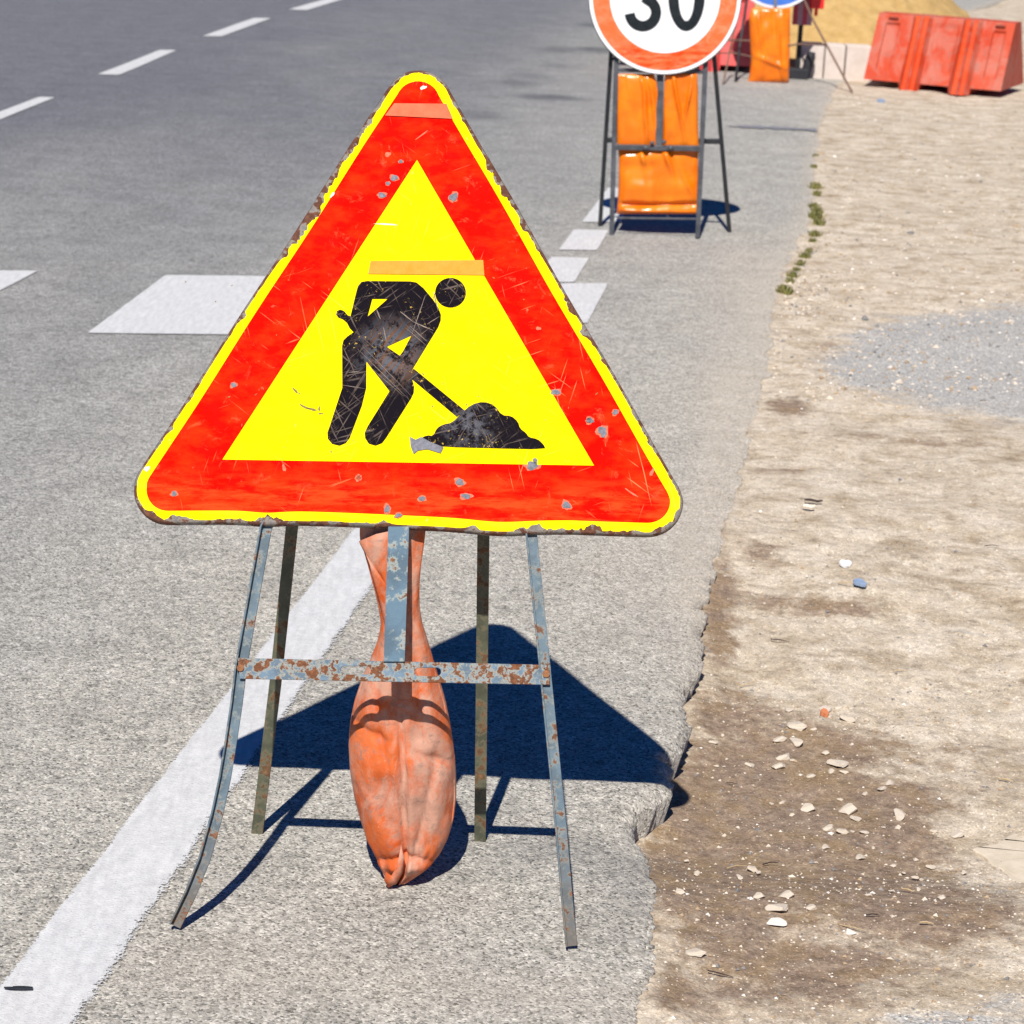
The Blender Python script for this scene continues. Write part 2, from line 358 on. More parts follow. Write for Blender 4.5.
def build_road():
    e = np.array([0., 0., .003, .006, .010, .014, .019, .025, .032, .040, .05, .06, .075, .09, .11] + list(np.arange(.13, 3.4, .028)) + [3.7, 4.2, 5, 6, 7.5, 9, 12, 18])
    Y, E = np.meshgrid(rowsY(.0005), e, indexing='ij')
    jag = -.030 * np.clip(vn(Y * 13, Y * 0, 41) - .62, 0, 1) * (Y < 6) * 2.2 + (fbm(Y * 9, Y * 0, 3, 5) - .5) * .035 * (1 + 1.2 * sst(6, 12, Y)) + (fbm(Y * 60, Y * 0, 5, 3) - .5) * .020 + (vn(Y * 230, Y * 0, 6) - .5) * .008 + (fbm(Y * 22, Y * 0, 15, 3) - .5) * .035 * sst(6, 10, Y)
    fade = np.exp(-E / .06); X = xedge(Y) + jag * fade - E
    nz = (fbm(X * 30, Y * 30, 8, 4) - .5) * .012 * np.exp(-E / .05)
    near = (1 - sst(5.0, 6.4, Y)) * (.25 + .75 * sst(3.62, 3.98, Y))
    Z = -(.014 * near + .003) * np.exp(-(E / .014) ** 1.3) + nz + (fbm(X * 1.2, Y * 1.2, 2, 3) - .5) * .006 * sst(0, .3, E)
    Z[:, 0] = -.12; X[:, 0] = X[:, 1] - .022 * near[:, 0] - .003
    off = X - np.interp(Y, [0, 3, 5.6, 9.2, 13, 18, 24, 40], [-1.1, -.66, -.31, .2, .45, .9, 1.6, 5])
    stain_shadow = 0 * X
    tone = .94 - .40 * sst(-.2, -1.5, off) - .34 * sst(6.0, 14.5, Y) * sst(.9, -.3, off) - .10 * sst(5, 12, Y)
    tone += (fbm(X * .9, Y * .35, 31, 4) - .5) * .22 + (fbm(X * 3.5, Y * 2.5, 37, 4) - .5) * .16
    tone -= .16 * sst(-2.2, -3.2, off + .25 * (fbm(X, Y * .3, 4) - .5))
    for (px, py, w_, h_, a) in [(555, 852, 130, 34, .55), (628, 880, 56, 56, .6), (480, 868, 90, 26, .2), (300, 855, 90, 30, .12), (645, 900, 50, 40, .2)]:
        stain_shadow += a * .85 * blob(X, Y, px, py, w_, h_) * (.5 + .9 * fbm(X * 14, Y * 8, 13, 4))
    for (px, py, w_, h_, a) in [(545, 97, 95, 4, .38), (480, 115, 84, 7, .30), (520, 83, 60, 5, .18), (530, 76, 50, 4, .14), (560, 50, 76, 5, .22), (600, 50, 60, 4, .3), (590, 25, 34, 3, .35), (560, 66, 60, 4, .1)]:  # far streaks: shadows cast from out of view, painted into the asphalt colour
        stain_shadow += 3.4 * a * blob(X, Y, px, py, w_ * .75, h_ * 1.2, 2.4) * (.45 + 1.1 * vn(X * 6, Y * 4, 9))
    dust = np.exp(-E / (.05 + .10 * sst(4.6, 6, Y) * (1 - sst(8.5, 11, Y)))) * (.35 + .65 * sst(4.4, 5.6, Y)) * (.4 + 1.1 * fbm(X * 7, Y * 3, 51, 4))
    for (px, py, w_, h_, a) in [(730, 470, 46, 160, 1.1), (706, 545, 42, 80, 1.1), (745, 400, 55, 60, .75), (640, 600, 170, 200, .30), (745, 300, 60, 160, .25), (210, 960, 260, 90, .35), (380, 985, 400, 60, .35), (500, 990, 300, 60, .3), (690, 590, 30, 40, .7)]:
        dust += a * blob(X, Y, px, py, w_, h_) * (.45 + .9 * fbm(X * 8, Y * 5, 71, 4))
    me = gridmesh('road', X, Y, Z, {'tone': np.clip(tone, 0, 1), 'dust': np.clip(dust, 0, 1), 'stain_shadow': np.clip(stain_shadow, 0, 1)})
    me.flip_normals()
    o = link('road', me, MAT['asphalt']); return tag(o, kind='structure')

def shoulder_height(X, Y):
    d = X - xedge(Y)
    Z = -drop(Y) - .012 * sst(.0, .1, d) * (1 - sst(5, 6, Y)) + (fbm(X * 4, Y * 4, 61, 5) - .5) * .03 + (fbm(X * 22, Y * 22, 64, 4) - .5) * .010 * (1 - .75 * sst(5, 8, Y))
    Z += .004 * sst(5.5, 7, Y)
    Z = np.where(Y > 6.0, np.minimum(Z, .005 + (fbm(X * 4, Y * 4, 64, 3) - .5) * .003), Z)
    return np.where(d < -.02, np.minimum(Z, -.05), Z)
def build_ground():
    x = np.array([-400, -150, -60, -30, -12, -5, -2, -.6, 0] + list(np.arange(.1, 4.4, .0125)) + [4.6, 5, 6, 8, 12, 20, 40, 100, 200, 400])
    Y, X = np.meshgrid(np.concatenate([[-300, -80, -20, -4], YR, [400, 900]]), x, indexing='ij')
    Z = shoulder_height(X, Y); Z = np.where((X < 0) | (Y > 40) | (Y < 0), -.12, Z)
    wet = 0 * X
    for (px, py, w_, h_, a) in [(815, 805, 380, 270, .72), (720, 860, 210, 260, .6), (740, 690, 130, 90, .45), (900, 890, 300, 110, .58), (800, 960, 340, 110, .52),
                                (720, 600, 60, 140, .5), (760, 545, 90, 30, .35), (960, 560, 160, 30, .25), (820, 590, 180, 24, .4), (960, 700, 160, 60, .35), (900, 760, 160, 60, .2),
                                (790, 405, 60, 28, .55), (990, 490, 120, 20, .2), (780, 470, 90, 16, .35), (900, 440, 260, 14, .3), (680, 985, 80, 90, .4), (830, 345, 60, 24, .3),
                                (850, 190, 120, 10, .18), (820, 290, 120, 12, .2), (900, 250, 200, 8, .2), (840, 165, 60, 12, .2), (900, 325, 160, 10, .15)]:
        wet = np.maximum(wet, a * blob(X, Y, px, py, w_, h_, 2.4) * 1.35)
    wet += .30 * (fbm(X * 1.3, Y * 3.2, 91, 5) - .5)
    for (px, py, w_, h_, a) in [(930, 660, 240, 70, .5), (1000, 790, 110, 50, .5), (880, 510, 200, 50, .4), (930, 975, 220, 34, .3), (770, 655, 120, 12, .4), (900, 735, 120, 26, .4)]:
        wet -= a * blob(X, Y, px, py, w_, h_)
    grey = 0 * X
    for (px, py, w_, h_, a) in [(960, 362, 230, 100, 1.2), (1050, 362, 280, 116, 1.3), (875, 368, 130, 52, .9), (960, 1015, 190, 46, .8), (1010, 1005, 90, 60, .6), (980, 610, 110, 26, .35), (960, 570, 100, 16, .3), (900, 120, 300, 26, .30), (930, 160, 260, 8, .3)]:
        grey = np.maximum(grey, a * blob(X, Y, px, py, w_, h_, 3.6))
    me = gridmesh('ground', X, Y, Z, {'wet': wet + .10, 'grey': grey}); 
    o = link('ground', me, MAT['dirt']); return tag(o, kind='structure')

# white markings: quads on the asphalt, split finely so the worn rim can be found
def marking(name, corners, lab, nu=8, nv=40, wear=.9, rim=.016, jag=.004, z=.0035, grp=None, cat='road marking'):
    a, b_, c, d = [np.array(G(*p) if len(p) == 2 else p)[:2] for p in corners]   # near-left, near-right, far-right, far-left
    us = np.unique(np.concatenate([[0, .02, .05, .1, .16, .25], np.linspace(.3, .7, nu), [.75, .84, .9, .95, .98, 1]])); vs_ = np.linspace(0, 1, nv)
    V, U = np.meshgrid(vs_, us, indexing='ij')
    P = (a[None, None] * ((1 - U) * (1 - V))[..., None] + b_ * (U * (1 - V))[..., None] + c * (U * V)[..., None] + d * ((1 - U) * V)[..., None])
    wd = np.linalg.norm(b_ - a) ; ln = np.linalg.norm(d - a)
    e = np.minimum(np.minimum(U, 1 - U) * wd, np.minimum(V, 1 - V) * ln) / rim
    X, Y = P[..., 0], P[..., 1]; X = X + (fbm(Y * 25, X * 0, 5, 4) - .5) * jag
    Z = z + (fbm(X * 1.2, Y * 1.2, 2, 3) - .5) * .006
    o0 = np.array([X.mean(), Y.mean(), 0])
    me = gridmesh(name, X - o0[0], Y - o0[1], Z, {'edge': np.clip(e, 0, 1), 'wear': np.full(X.shape, wear)})
    if me.polygons[0].normal.z < 0: me.flip_normals()
    ob = link(name, me, MAT['line'], loc=tuple(o0)); return tag(ob, lab, cat, grp)

def build_markings():
    # solid edge line, runs on under the sign until the blocks begin
    Lf = [G(-14, 1003), G(0, 985), G(355, 527)]; Rt = [G(38, 1075), G(80, 1024), G(393, 560)]
    us = np.array([0, .03, .07, .12, .18, .3, .5, .7, .82, .88, .93, .97, 1.]); ys = np.arange(2.4, 8.05, .012)
    def ln(p, q, y): return p[0] + (q[0] - p[0]) * (y - p[1]) / (q[1] - p[1])
    xl = ln(Lf[1], Lf[2], ys); xr = ln(Rt[1], Rt[2], ys)
    Y, U = np.meshgrid(ys, us, indexing='ij'); X = xl[:, None] * (1 - U) + xr[:, None] * U
    wl = X - xl[:, None]; wr = xr[:, None] - X
    X = X + (fbm(Y * 10, U * 0, 3, 4) - .5) * .008 * np.where(U > .5, 1.6, .8)
    e = np.minimum(np.minimum(wl / .016, wr / .045), (8.05 - Y) / .03)
    me = gridmesh('edge_line', X, Y, .0035 + (fbm(X * 1.2, Y * 1.2, 2, 3) - .5) * .006, {'edge': np.clip(e, 0, 1), 'wear': np.full(X.shape, 1.5)})
    if me.polygons[0].normal.z < 0: me.flip_normals()
    tag(link('edge_line', me, MAT['line']), 'long solid white painted edge line running under the triangular sign stand', 'road marking')
    g = 'short white blocks continuing the edge line'
    marking('edge_block', [(545, 326), (588, 324), (609, 284), (560, 284)], 'white painted block just right of the triangular sign edge, nearest of the blocks', grp=g)
    marking('edge_block', [(530, 283), (575, 283), (590, 258.5), (551, 257.5)], 'white painted block second nearest, partly behind the triangular sign', grp=g)
    marking('edge_block', [(557.5, 250.5), (597.5, 251), (609.5, 230.5), (573, 230)], 'whole white parallelogram block just in front of the round sign stand', grp=g)
    marking('edge_block', [(581, 223), (622, 223), (634, 190), (608, 188)], 'white painted block under the feet of the round sign stand', grp=g)
    g = 'wide white dashes across the lane'
    marking('wide_dash', [(86, 334), (250, 336), (300, 277), (165, 276)], 'wide white painted rectangle on the lane left of the triangular sign', grp=g, nv=60, wear=.4)
    marking('wide_dash', [(-80, 293), (-2, 293), (39, 272), (-40, 271)], 'wide white painted rectangle cut off by the left picture edge', grp=g, wear=.4)
    g = 'dashes of the lane divider'
    for q, lab in [([(-34, 134), (0, 120), (55.5, 97.6), (39, 97)], 'lane divider dash nearest the viewer, cut by the left edge'),
                   ([(96.4, 75), (119, 75.6), (177, 50.4), (160, 50)], 'second lane divider dash, left of the triangle top'),
                   ([(201.7, 36.5), (221, 37), (272, 18.5), (254, 18.2)], 'third lane divider dash from the viewer'),
                   ([(288, 10), (306.7, 10.8), (357, -5), (340, -5)], 'farthest lane divider dash at the top edge')]:
        if q[0][0] < 0: q = [(-25, 129), (-25, 129.6), (55.5, 97.6), (39, 97)]; q = [(-40, 127), (-25, 130), (55.5, 97.6), (39, 97)]
        marking('divider_dash', q, lab, grp=g, wear=.3, nv=30)

# ------------------------------------------------------------------ triangular sign
PC = np.array([-.16565, 3.72733, .81436])
yaw, lean, rl = -.0056474, .463826, .030845
_u = np.array([math.cos(yaw), math.sin(yaw), 0]); _b = np.array([-math.sin(yaw), math.cos(yaw), 0])
_v = math.cos(lean) * np.array([0, 0, 1.]) + math.sin(lean) * _b
PU = math.cos(rl) * _u + math.sin(rl) * _v; PV = -math.sin(rl) * _u + math.cos(rl) * _v; PN = np.cross(PU, PV)
def pl(px, py):
    q = hit(px, py, PC, PN) - PC; return (float(q @ PU), float(q @ PV))
def z7(x, y): return pl(320 + x * .19536, 260 + y * .19531)
def z3(x, y): return pl(290 + x * .3125, 240 + y * .3125)
def z4(x, y): return pl(300 + x * .23438, 60 + y * .23438)
def z5(x, y): return pl(120 + x * .29297, 380 + y * .29297)
def z6(x, y): return pl(400 + x * .29297, 380 + y * .29297)
_c = z7(370, 480); PIC_C = (_c[0], _c[1], 0); _c = z7(760, 850); PIC_M = (_c[0], _c[1], 0)

def rtri(side, r, inset=0., n=14, jag=0., seed=1):
    """rounded triangle outline in plate coordinates"""
    Rr = side / math.sqrt(3); pts = []
    for k, a in enumerate((90, 210, 330)):
        A = math.radians(a); c = np.array([math.cos(A), math.sin(A)]) * (Rr - 2 * r); rr = r - inset
        for i in range(n + 1):
            t = math.radians(a - 60 + 120 * i / n); pts.append(c + rr * np.array([math.cos(t), math.sin(t)]))
    out = []
    for i in range(len(pts)):
        p, q = pts[i], pts[(i + 1) % len(pts)]; L = np.linalg.norm(q - p); m = max(1, int(L / (.006 if jag == 0 else .0022)))
        for j in range(m): out.append(p + (q - p) * j / m)
    res = []
    for p in out:
        # the steel rim is a little bent: sagging right of the middle of the lower edge, dented on the flanks
        d = np.array([0., 0.])
        if p[1] < -.2: d[1] -= .004 * math.exp(-((p[0] - .14) / .05) ** 2) + .003 * math.exp(-((p[0] + .21) / .03) ** 2) + .003 * math.sin(p[0] * 9)
        elif abs(p[0]) > .03: d += .0007 * math.sin(p[1] * 23 + (2 if p[0] > 0 else 0)) * np.array([np.sign(p[0]), .5])
        if p[0] > .25: d += np.array([.006, -.007]) * min(1, (p[0] - .25) / .18)
        p = p + d
        if jag:
            nrm = p / np.linalg.norm(p) if p[1] >= -.2 else np.array([0, -1.])
            k = float(fbm(p[0] * 60 + seed * 7, p[1] * 60, seed, 4)); j2 = float(fbm(p[0] * 14, p[1] * 14 + seed, seed + 3, 2))
            ex = .007 * math.exp(-((p[0] + .16) / .035) ** 2) * (p[0] < 0 and p[1] > 0) + .004 * math.exp(-((p[0] + .06) / .04) ** 2) * (p[0] < 0 and p[1] > 0) + .004 * math.exp(-((p[0] - .13) / .05) ** 2) * (p[1] > 0)
            p = p - nrm * (jag * max(0, k - .42) * 3 * max(0, (j2 - .28) * 2.2) + ex * (.4 + k))
        res.append((float(p[0]), float(p[1])))
    return res
def chip(cx, cy, rx, ry, n=16, seed=0, rot=0.):
    o = []; rr = random.Random(seed)
    ph = [rr.random() * 6 for _ in range(4)]
    for i in range(n):
        a = 2 * math.pi * i / n; k = 1 + .16 * math.sin(2 * a + ph[3]) + .13 * math.sin(3 * a + ph[0]) + .09 * math.sin(5 * a + ph[1]) + .07 * math.sin(7 * a + ph[2])
        x = rx * k * math.cos(a); y = ry * k * math.sin(a); o.append((cx + x * math.cos(rot) - y * math.sin(rot), cy + x * math.sin(rot) + y * math.cos(rot)))
    return o
def circ(c, r, n=40, a0=0, a1=360): return [(c[0] + r * math.cos(R(a0 + (a1 - a0) * i / n)), c[1] + r * math.sin(R(a0 + (a1 - a0) * i / n))) for i in range(n)]
def smooth_poly(p, it=2):
    for _ in range(it):
        q = []
        for i in range(len(p)):
            a, b_ = p[i], p[(i + 1) % len(p)]; q += [(a[0] * .75 + b_[0] * .25, a[1] * .75 + b_[1] * .25), (a[0] * .25 + b_[0] * .75, a[1] * .25 + b_[1] * .75)]
        p = q
    return p

def build_triangle_sign():
    base = np.array([-.19, 3.6, 0.]); root = empty('roadworks_sign', base)
    tag(root, 'large scratched yellow and red triangular roadworks sign on rusty folding legs', 'road sign')
    Mp = Matrix.Identity(4)
    for i in range(3): Mp[i][0] = PU[i]; Mp[i][1] = PV[i]; Mp[i][2] = PN[i]; Mp[i][3] = PC[i] - base[i]
    E = ((0, 0, 0), (1, 0, 0), (0, 1, 0), (0, 0, 1)); X0 = (0, 0, 0); XU = (1, 0, 0); XV = (0, 1, 0); XN = (0, 0, 1)
    S, r = .902, .0535
    mb = MB()
    # pressed steel tray: face, rounded shoulder, flange turned back
    prof = [(.0045, .0), (.0022, -.0006), (.0007, -.0022), (0, -.0045), (0, -.015), (.0015, -.015), (.0015, -.004)]
    rings = [rtri(S, r, i) for i, _ in prof]; K = len(rings[0])
    vs = [(x, y, prof[k][1] - .0012) for k, rg in enumerate(rings) for x, y in rg]; fs = []
    for k in range(len(prof) - 1):
        for j in range(K): fs.append((k * K + j, (k + 1) * K + j, (k + 1) * K + (j + 1) % K, k * K + (j + 1) % K))
    mb.add(vs, fs, 0)
    mb.prism(rings[0], [], X0, XU, XV, XN, -.0024, -.0012, 0)
    # films: yellow ground, red band, yellow field
    mb.prism(rtri(S, r, .0048, jag=.0135, seed=4), [], X0, XU, XV, XN, -.0009, -.0009, 1)
    red = rtri(S, r, .0195)
    red = [(x, y) for x, y in red]
    mb.prism(red, [], X0, XU, XV, XN, -.0004, -.0004, 2)
    mb.prism([pl(222.5, 459.5), pl(594, 465.5), pl(417, 160)], [], X0, XU, XV, XN, .0001, .0001, 1)
    # bare metal chips
    s5 = .00045
    ch = [(z3(850, 487), 14, 10), (z3(775, 722), 20, 13), (z3(785, 708), 7, 12), (z3(543, 775), 15, 10), (z3(563, 820), 15, 9), (z3(957, 577), 9, 7), (z3(1000, 613), 14, 18),
          (z5(388, 17), 9, 8), (z5(912, 440), 10, 12), (z5(950, 462), 11, 7), (z5(185, 388), 9, 8), (z6(568, 427), 12, 13), (z6(75, 405), 10, 9), (z6(648, 138), 12, 9), (z6(735, 110), 10, 8)]
    for i, (c, a, b_) in enumerate(ch):
        mb.prism(chip(c[0], c[1], a * s5 * 1.35, b_ * s5 * 1.4, 18, i), [], X0, XU, XV, XN, -.0001, -.0001, 5)
        mb.prism(chip(c[0], c[1], a * s5, b_ * s5, 18, i + 50), [], X0, XU, XV, XN, .0006, .0006, 4)
    for i, (c, a, b_) in enumerate([(z4(408, 215), 12, 14), (z4(402, 503), 16, 12), (z4(375, 527), 9, 8), (z4(350, 577), 15, 12), (z4(655, 585), 17, 19), (z4(430, 433), 9, 7)]):
        mb.prism(chip(c[0], c[1], a * .00045, b_ * .00045, 18, i + 20), [], X0, XU, XV, XN, -.0001, -.0001, 5)
        mb.prism(chip(c[0], c[1], a * .00036, b_ * .00036, 18, i + 70), [], X0, XU, XV, XN, .0006, .0006, 4)
    for i, (c, a, b_, rot) in enumerate([(z4(526, 118), 16, 7, .5), (z4(375, 403), 14, 10, 0), (z4(370, 701), 50, 3, -.05), (z4(138, 575), 5, 16, -.5), (z5(92, 303), 12, 10, 0), (z4(520, 320), 30, 3, .7),
                                         (z5(815, 333), 12, 13, 0), (z3(218, 762), 13, 15, 0), (z6(790, 385), 30, 4, -.6), (z6(860, 315), 8, 16, -.4), (z5(560, 300), 8, 14, .3), (z3(795, 283), 10, 8, 0)]):
        mb.prism(chip(c[0], c[1], a * .00036, b_ * .00036, 18, i + 120, rot), [], X0, XU, XV, XN, .0003, .0003, 6 if i in (0, 2, 3, 4) else 5)
    # pen-thin dark nicks on the yellow and the cracked rim
    for i in range(46):
        rr = random.Random(i); x = rr.uniform(180, 640); y = rr.uniform(260, 455); 
        c = pl(x, y); mb.prism(chip(c[0], c[1], rr.uniform(.0006, .0028), rr.uniform(.0004, .0010), 9, i + 300, rr.uniform(0, 3)), [], X0, XU, XV, XN, .0004, .0004, 7)
    for (x, y, a, b_, rot) in [(630, 92, 20, 4, -.5), (655, 100, 20, 4, -.3), (685, 115, 9, 3, .1), (598, 36, 14, 4, -.7), (680, 98, 4, 8, 0)]:
        c = z5(x, y); mb.prism(chip(c[0], c[1], a * .00042, b_ * .00042, 14, int(x), rot), [], X0, XU, XV, XN, .0005, .0005, 7)
    plate = mb.build('sign_plate', [MAT['rim'], MAT['yellow'], MAT['red'], MAT['black'], MAT['chip'], MAT['scuff'], MAT['white_scuff'], MAT['nick']], root)
    plate.matrix_local = Mp
    # pictogram of the digging worker
    mb = MB(); t = .0009
    body = [(212, 113), (240, 108), (462, 110), (495, 116), (530, 145), (580, 205), (606, 245), (619, 280), (618, 310), (605, 345), (545, 443), (476, 556), (456, 590), (474, 618), (482, 645), (480, 680), (466, 710),
            (338, 912), (318, 938), (285, 951), (250, 941), (231, 912), (229, 885), (245, 850), (356, 672), (300, 600), (238, 520), (237, 655), (215, 745), (152, 912), (132, 938), (100, 951), (62, 942), (40, 915), (38, 885), (50, 850),
            (114, 655), (113, 440), (120, 412), (140, 392), (172, 370), (152, 350), (138, 322), (118, 305), (95, 296), (82, 280), (86, 262), (104, 254), (124, 262), (142, 284), (156, 288), (184, 172), (194, 135)]
    mb.prism([z7(*p) for p in body], [[z7(*p) for p in q] for q in (((268, 200), (346, 200), (244, 290)), ((342, 445), (467, 388), (424, 470), (408, 490)))], X0, XU, XV, XN, t, t, 0)
    mb.prism([z7(668 + 79 * math.cos(a * math.pi / 24), 168 + 76 * math.sin(a * math.pi / 24)) for a in range(48)], [], X0, XU, XV, XN, t, t, 0)
    mb.prism([z7(*p) for p in ((479, 556), (742, 772), (700, 803), (448, 592), (460, 585))], [], X0, XU, XV, XN, t + .0003, t + .0003, 0)
    md = [(415, 637), (438, 625), (458, 628), (470, 602), (492, 590), (518, 586), (548, 556), (580, 527), (620, 517), (656, 530), (678, 562), (708, 563), (730, 582), (736, 604), (756, 618), (764, 632), (792, 637), (812, 655), (818, 670), (640, 666), (490, 662), (450, 652)]
    mb.prism(smooth_poly([z3(*p) for p in md], 1), [], X0, XU, XV, XN, t + .0006, t + .0006, 0)
    gc = [(383, 630), (402, 640), (420, 631), (452, 648), (492, 664), (482, 683), (440, 670), (410, 674), (396, 686), (386, 660)]
    mb.prism([z3(*p) for p in gc], [], X0, XU, XV, XN, t + .001, t + .001, 1)
    # long single scratches over the worker
    for p, q, wd in [((540, 180), (470, 385), 4), ((410, 265), (480, 320), 6), ((480, 320), (580, 362), 6), ((290, 255), (310, 305), 7), ((325, 345), (340, 420), 5), ((580, 165), (606, 262), 7), ((146, 577), (202, 572), 5), ((118, 642), (230, 660), 3),
                     ((190, 455), (455, 715), 3), ((215, 440), (470, 700), 2.5), ((460, 340), (550, 420), 4), ((440, 350), (545, 440), 3), ((250, 545), (430, 700), 2.5), ((548, 330), (612, 290), 4), ((590, 165), (578, 200), 4)]:
        a = np.array(p, float); b_ = np.array(q, float); d = (b_ - a) / np.linalg.norm(b_ - a); nn = np.array([-d[1], d[0]]) * wd / 2
        mb.prism([z7(*x) for x in (a - nn * .3, a + (b_ - a) * .4 - nn, b_ - nn * .2, b_ + nn * .2, a + (b_ - a) * .55 + nn, a + nn * .3)], [], X0, XU, XV, XN, t + .0008, t + .0008, 2)
    pic = mb.build('pictogram', [MAT['black'], MAT['chip'], MAT['scratch']], plate)
    for q, mt, lab in (([z4(402, 186), z4(625, 188), z4(652, 252), z4(363, 238)], 'tape_pink', 'strip of translucent pink tape near the top corner'), ([z3(258, 68), z3(618, 65), z3(622, 113), z3(250, 109)], 'tape_orange', 'strip of orange tape above the worker')):
        mb = MB(); mb.prism(q, [], X0, XU, XV, XN, .0013, .0016, 0); o = mb.build('tape_strip', MAT[mt], plate); o['label'] = lab
    # ---- frame. Front frame plane goes from the front feet to the underside of the plate
    p0 = np.array([0, 3.405, 0.]); fl = math.atan2(.218, .58); FU = np.array([1., 0, 0]); FV = np.array([0, math.sin(fl), math.cos(fl)]); FN = np.cross(FU, FV)
    P0 = p0
    def fp(px, py): q = hit(px, py, P0, FN) - P0; return (float(q @ FU), float(q @ FV))
    def f3(px, py): return hit(px, py, P0, FN)
    Lp = [(-.0088, -.004), (.0088, -.004), (.0088, .0005), (-.0060, .0005), (-.0060, .010), (-.0088, .010)]   # angle iron
    def leg(pxs, prof, mt, up):
        mb = MB(); pts = [np.array(p) for p in pxs]; mb.sweep(pts, prof, up, 0)
        o = mb.build('leg', mt, root, base); bevel(o, .0006, 1); return o
    up = -FN
    Ltop = f3(269.5, 521)
    lf = leg([Ltop, f3(266, 528), f3(254, 595), f3(241, 668), f3(236.5, 705), f3(230.5, 745), f3(225, 778), f3(217.5, 813), f3(205, 858), f3(191, 893), f3(175, 926)], [(x, -y) for x, y in Lp], MAT['leg_front'], up)
    Rtop = f3(530, 527)
    rf = leg([Rtop, f3(531, 532), f3(538, 600), f3(545, 670), f3(552, 740), f3(561, 830), f3(567, 900), f3(571.5, 946)], [(x, -y) for x, y in Lp], MAT['leg_front'], up)
    fb = [(-.0095, -.003), (.0095, -.003), (.0095, .003), (-.0095, .003)]
    rfl = G(257, 834); rfr = G(480, 841)
    def rear(foot, px, py, Y): return np.array(AT(px, py, Y))
    tl = rear(rfl, 292, 527, 3.735); tr_ = rear(rfr, 483.5, 528, 3.745)
    l3 = leg([rfl + [0, 0, .001], rfl * .5 + tl * .5 + [.002, 0, 0], tl, tl + (tl - rfl) * .35], fb, MAT['leg_rear'], (0, -1, 0))
    l4 = leg([rfr + [0, 0, .001], tr_, tr_ + (tr_ - rfr) * .35], fb, MAT['leg_rear'], (0, -1, 0))
    # rear hinge pieces behind the plate
    mb = MB(); a = tl + (tl - rfl) * .33; b_ = tr_ + (tr_ - rfr) * .33
    mb.box((a + b_) / 2, (b_ - a) / 2 + np.array([.01, 0, 0]), (0, .002, 0), (0, 0, .011)); o = mb.build('hinge_bar', MAT['leg_rear'], root, base)
    # slotted crossbar
    mb = MB()
    bar = [fp(238, 658), fp(549, 665), fp(550, 685), fp(240, 679)]
    def slot(x0, x1, y): 
        c0 = fp(x0, y); c1 = fp(x1, y); rr = .0062; o = []
        for i in range(9): a = math.pi / 2 + math.pi * i / 8; o.append((c0[0] + rr * math.cos(a), c0[1] + rr * math.sin(a)))
        for i in range(9): a = -math.pi / 2 + math.pi * i / 8; o.append((c1[0] + rr * math.cos(a), c1[1] + rr * math.sin(a)))
        return o
    mb.prism(bar, [slot(345, 367, 670.5), slot(419, 437, 672)], P0, FU, FV, FN, .0042, .0072, 0)
    o = mb.build('crossbar', MAT['bar'], root, base); bevel(o, .0007, 1)
    # flat centre post
    mb = MB()
    q0, q1 = fp(384, 662), fp(405, 662); q2, q3 = fp(409.5, 527), fp(388.5, 527)
    mb.prism([q0, q1, q2, q3], [], P0, FU, FV, FN, .0075, .0112, 0)
    w2 = .0035
    o = mb.build('centre_post', MAT['post'], root, base); bevel(o, .0008, 1)
    # weld beads and bolts
    for (px, py) in ((241, 668), (546, 674)):
        mb = MB(); c = f3(px, py) + FN * .008; mb.tube([c - FN * .004, c + FN * .0018], .0055, 8); o = mb.build('bolt', MAT['rustonly'], root, base)
    return root

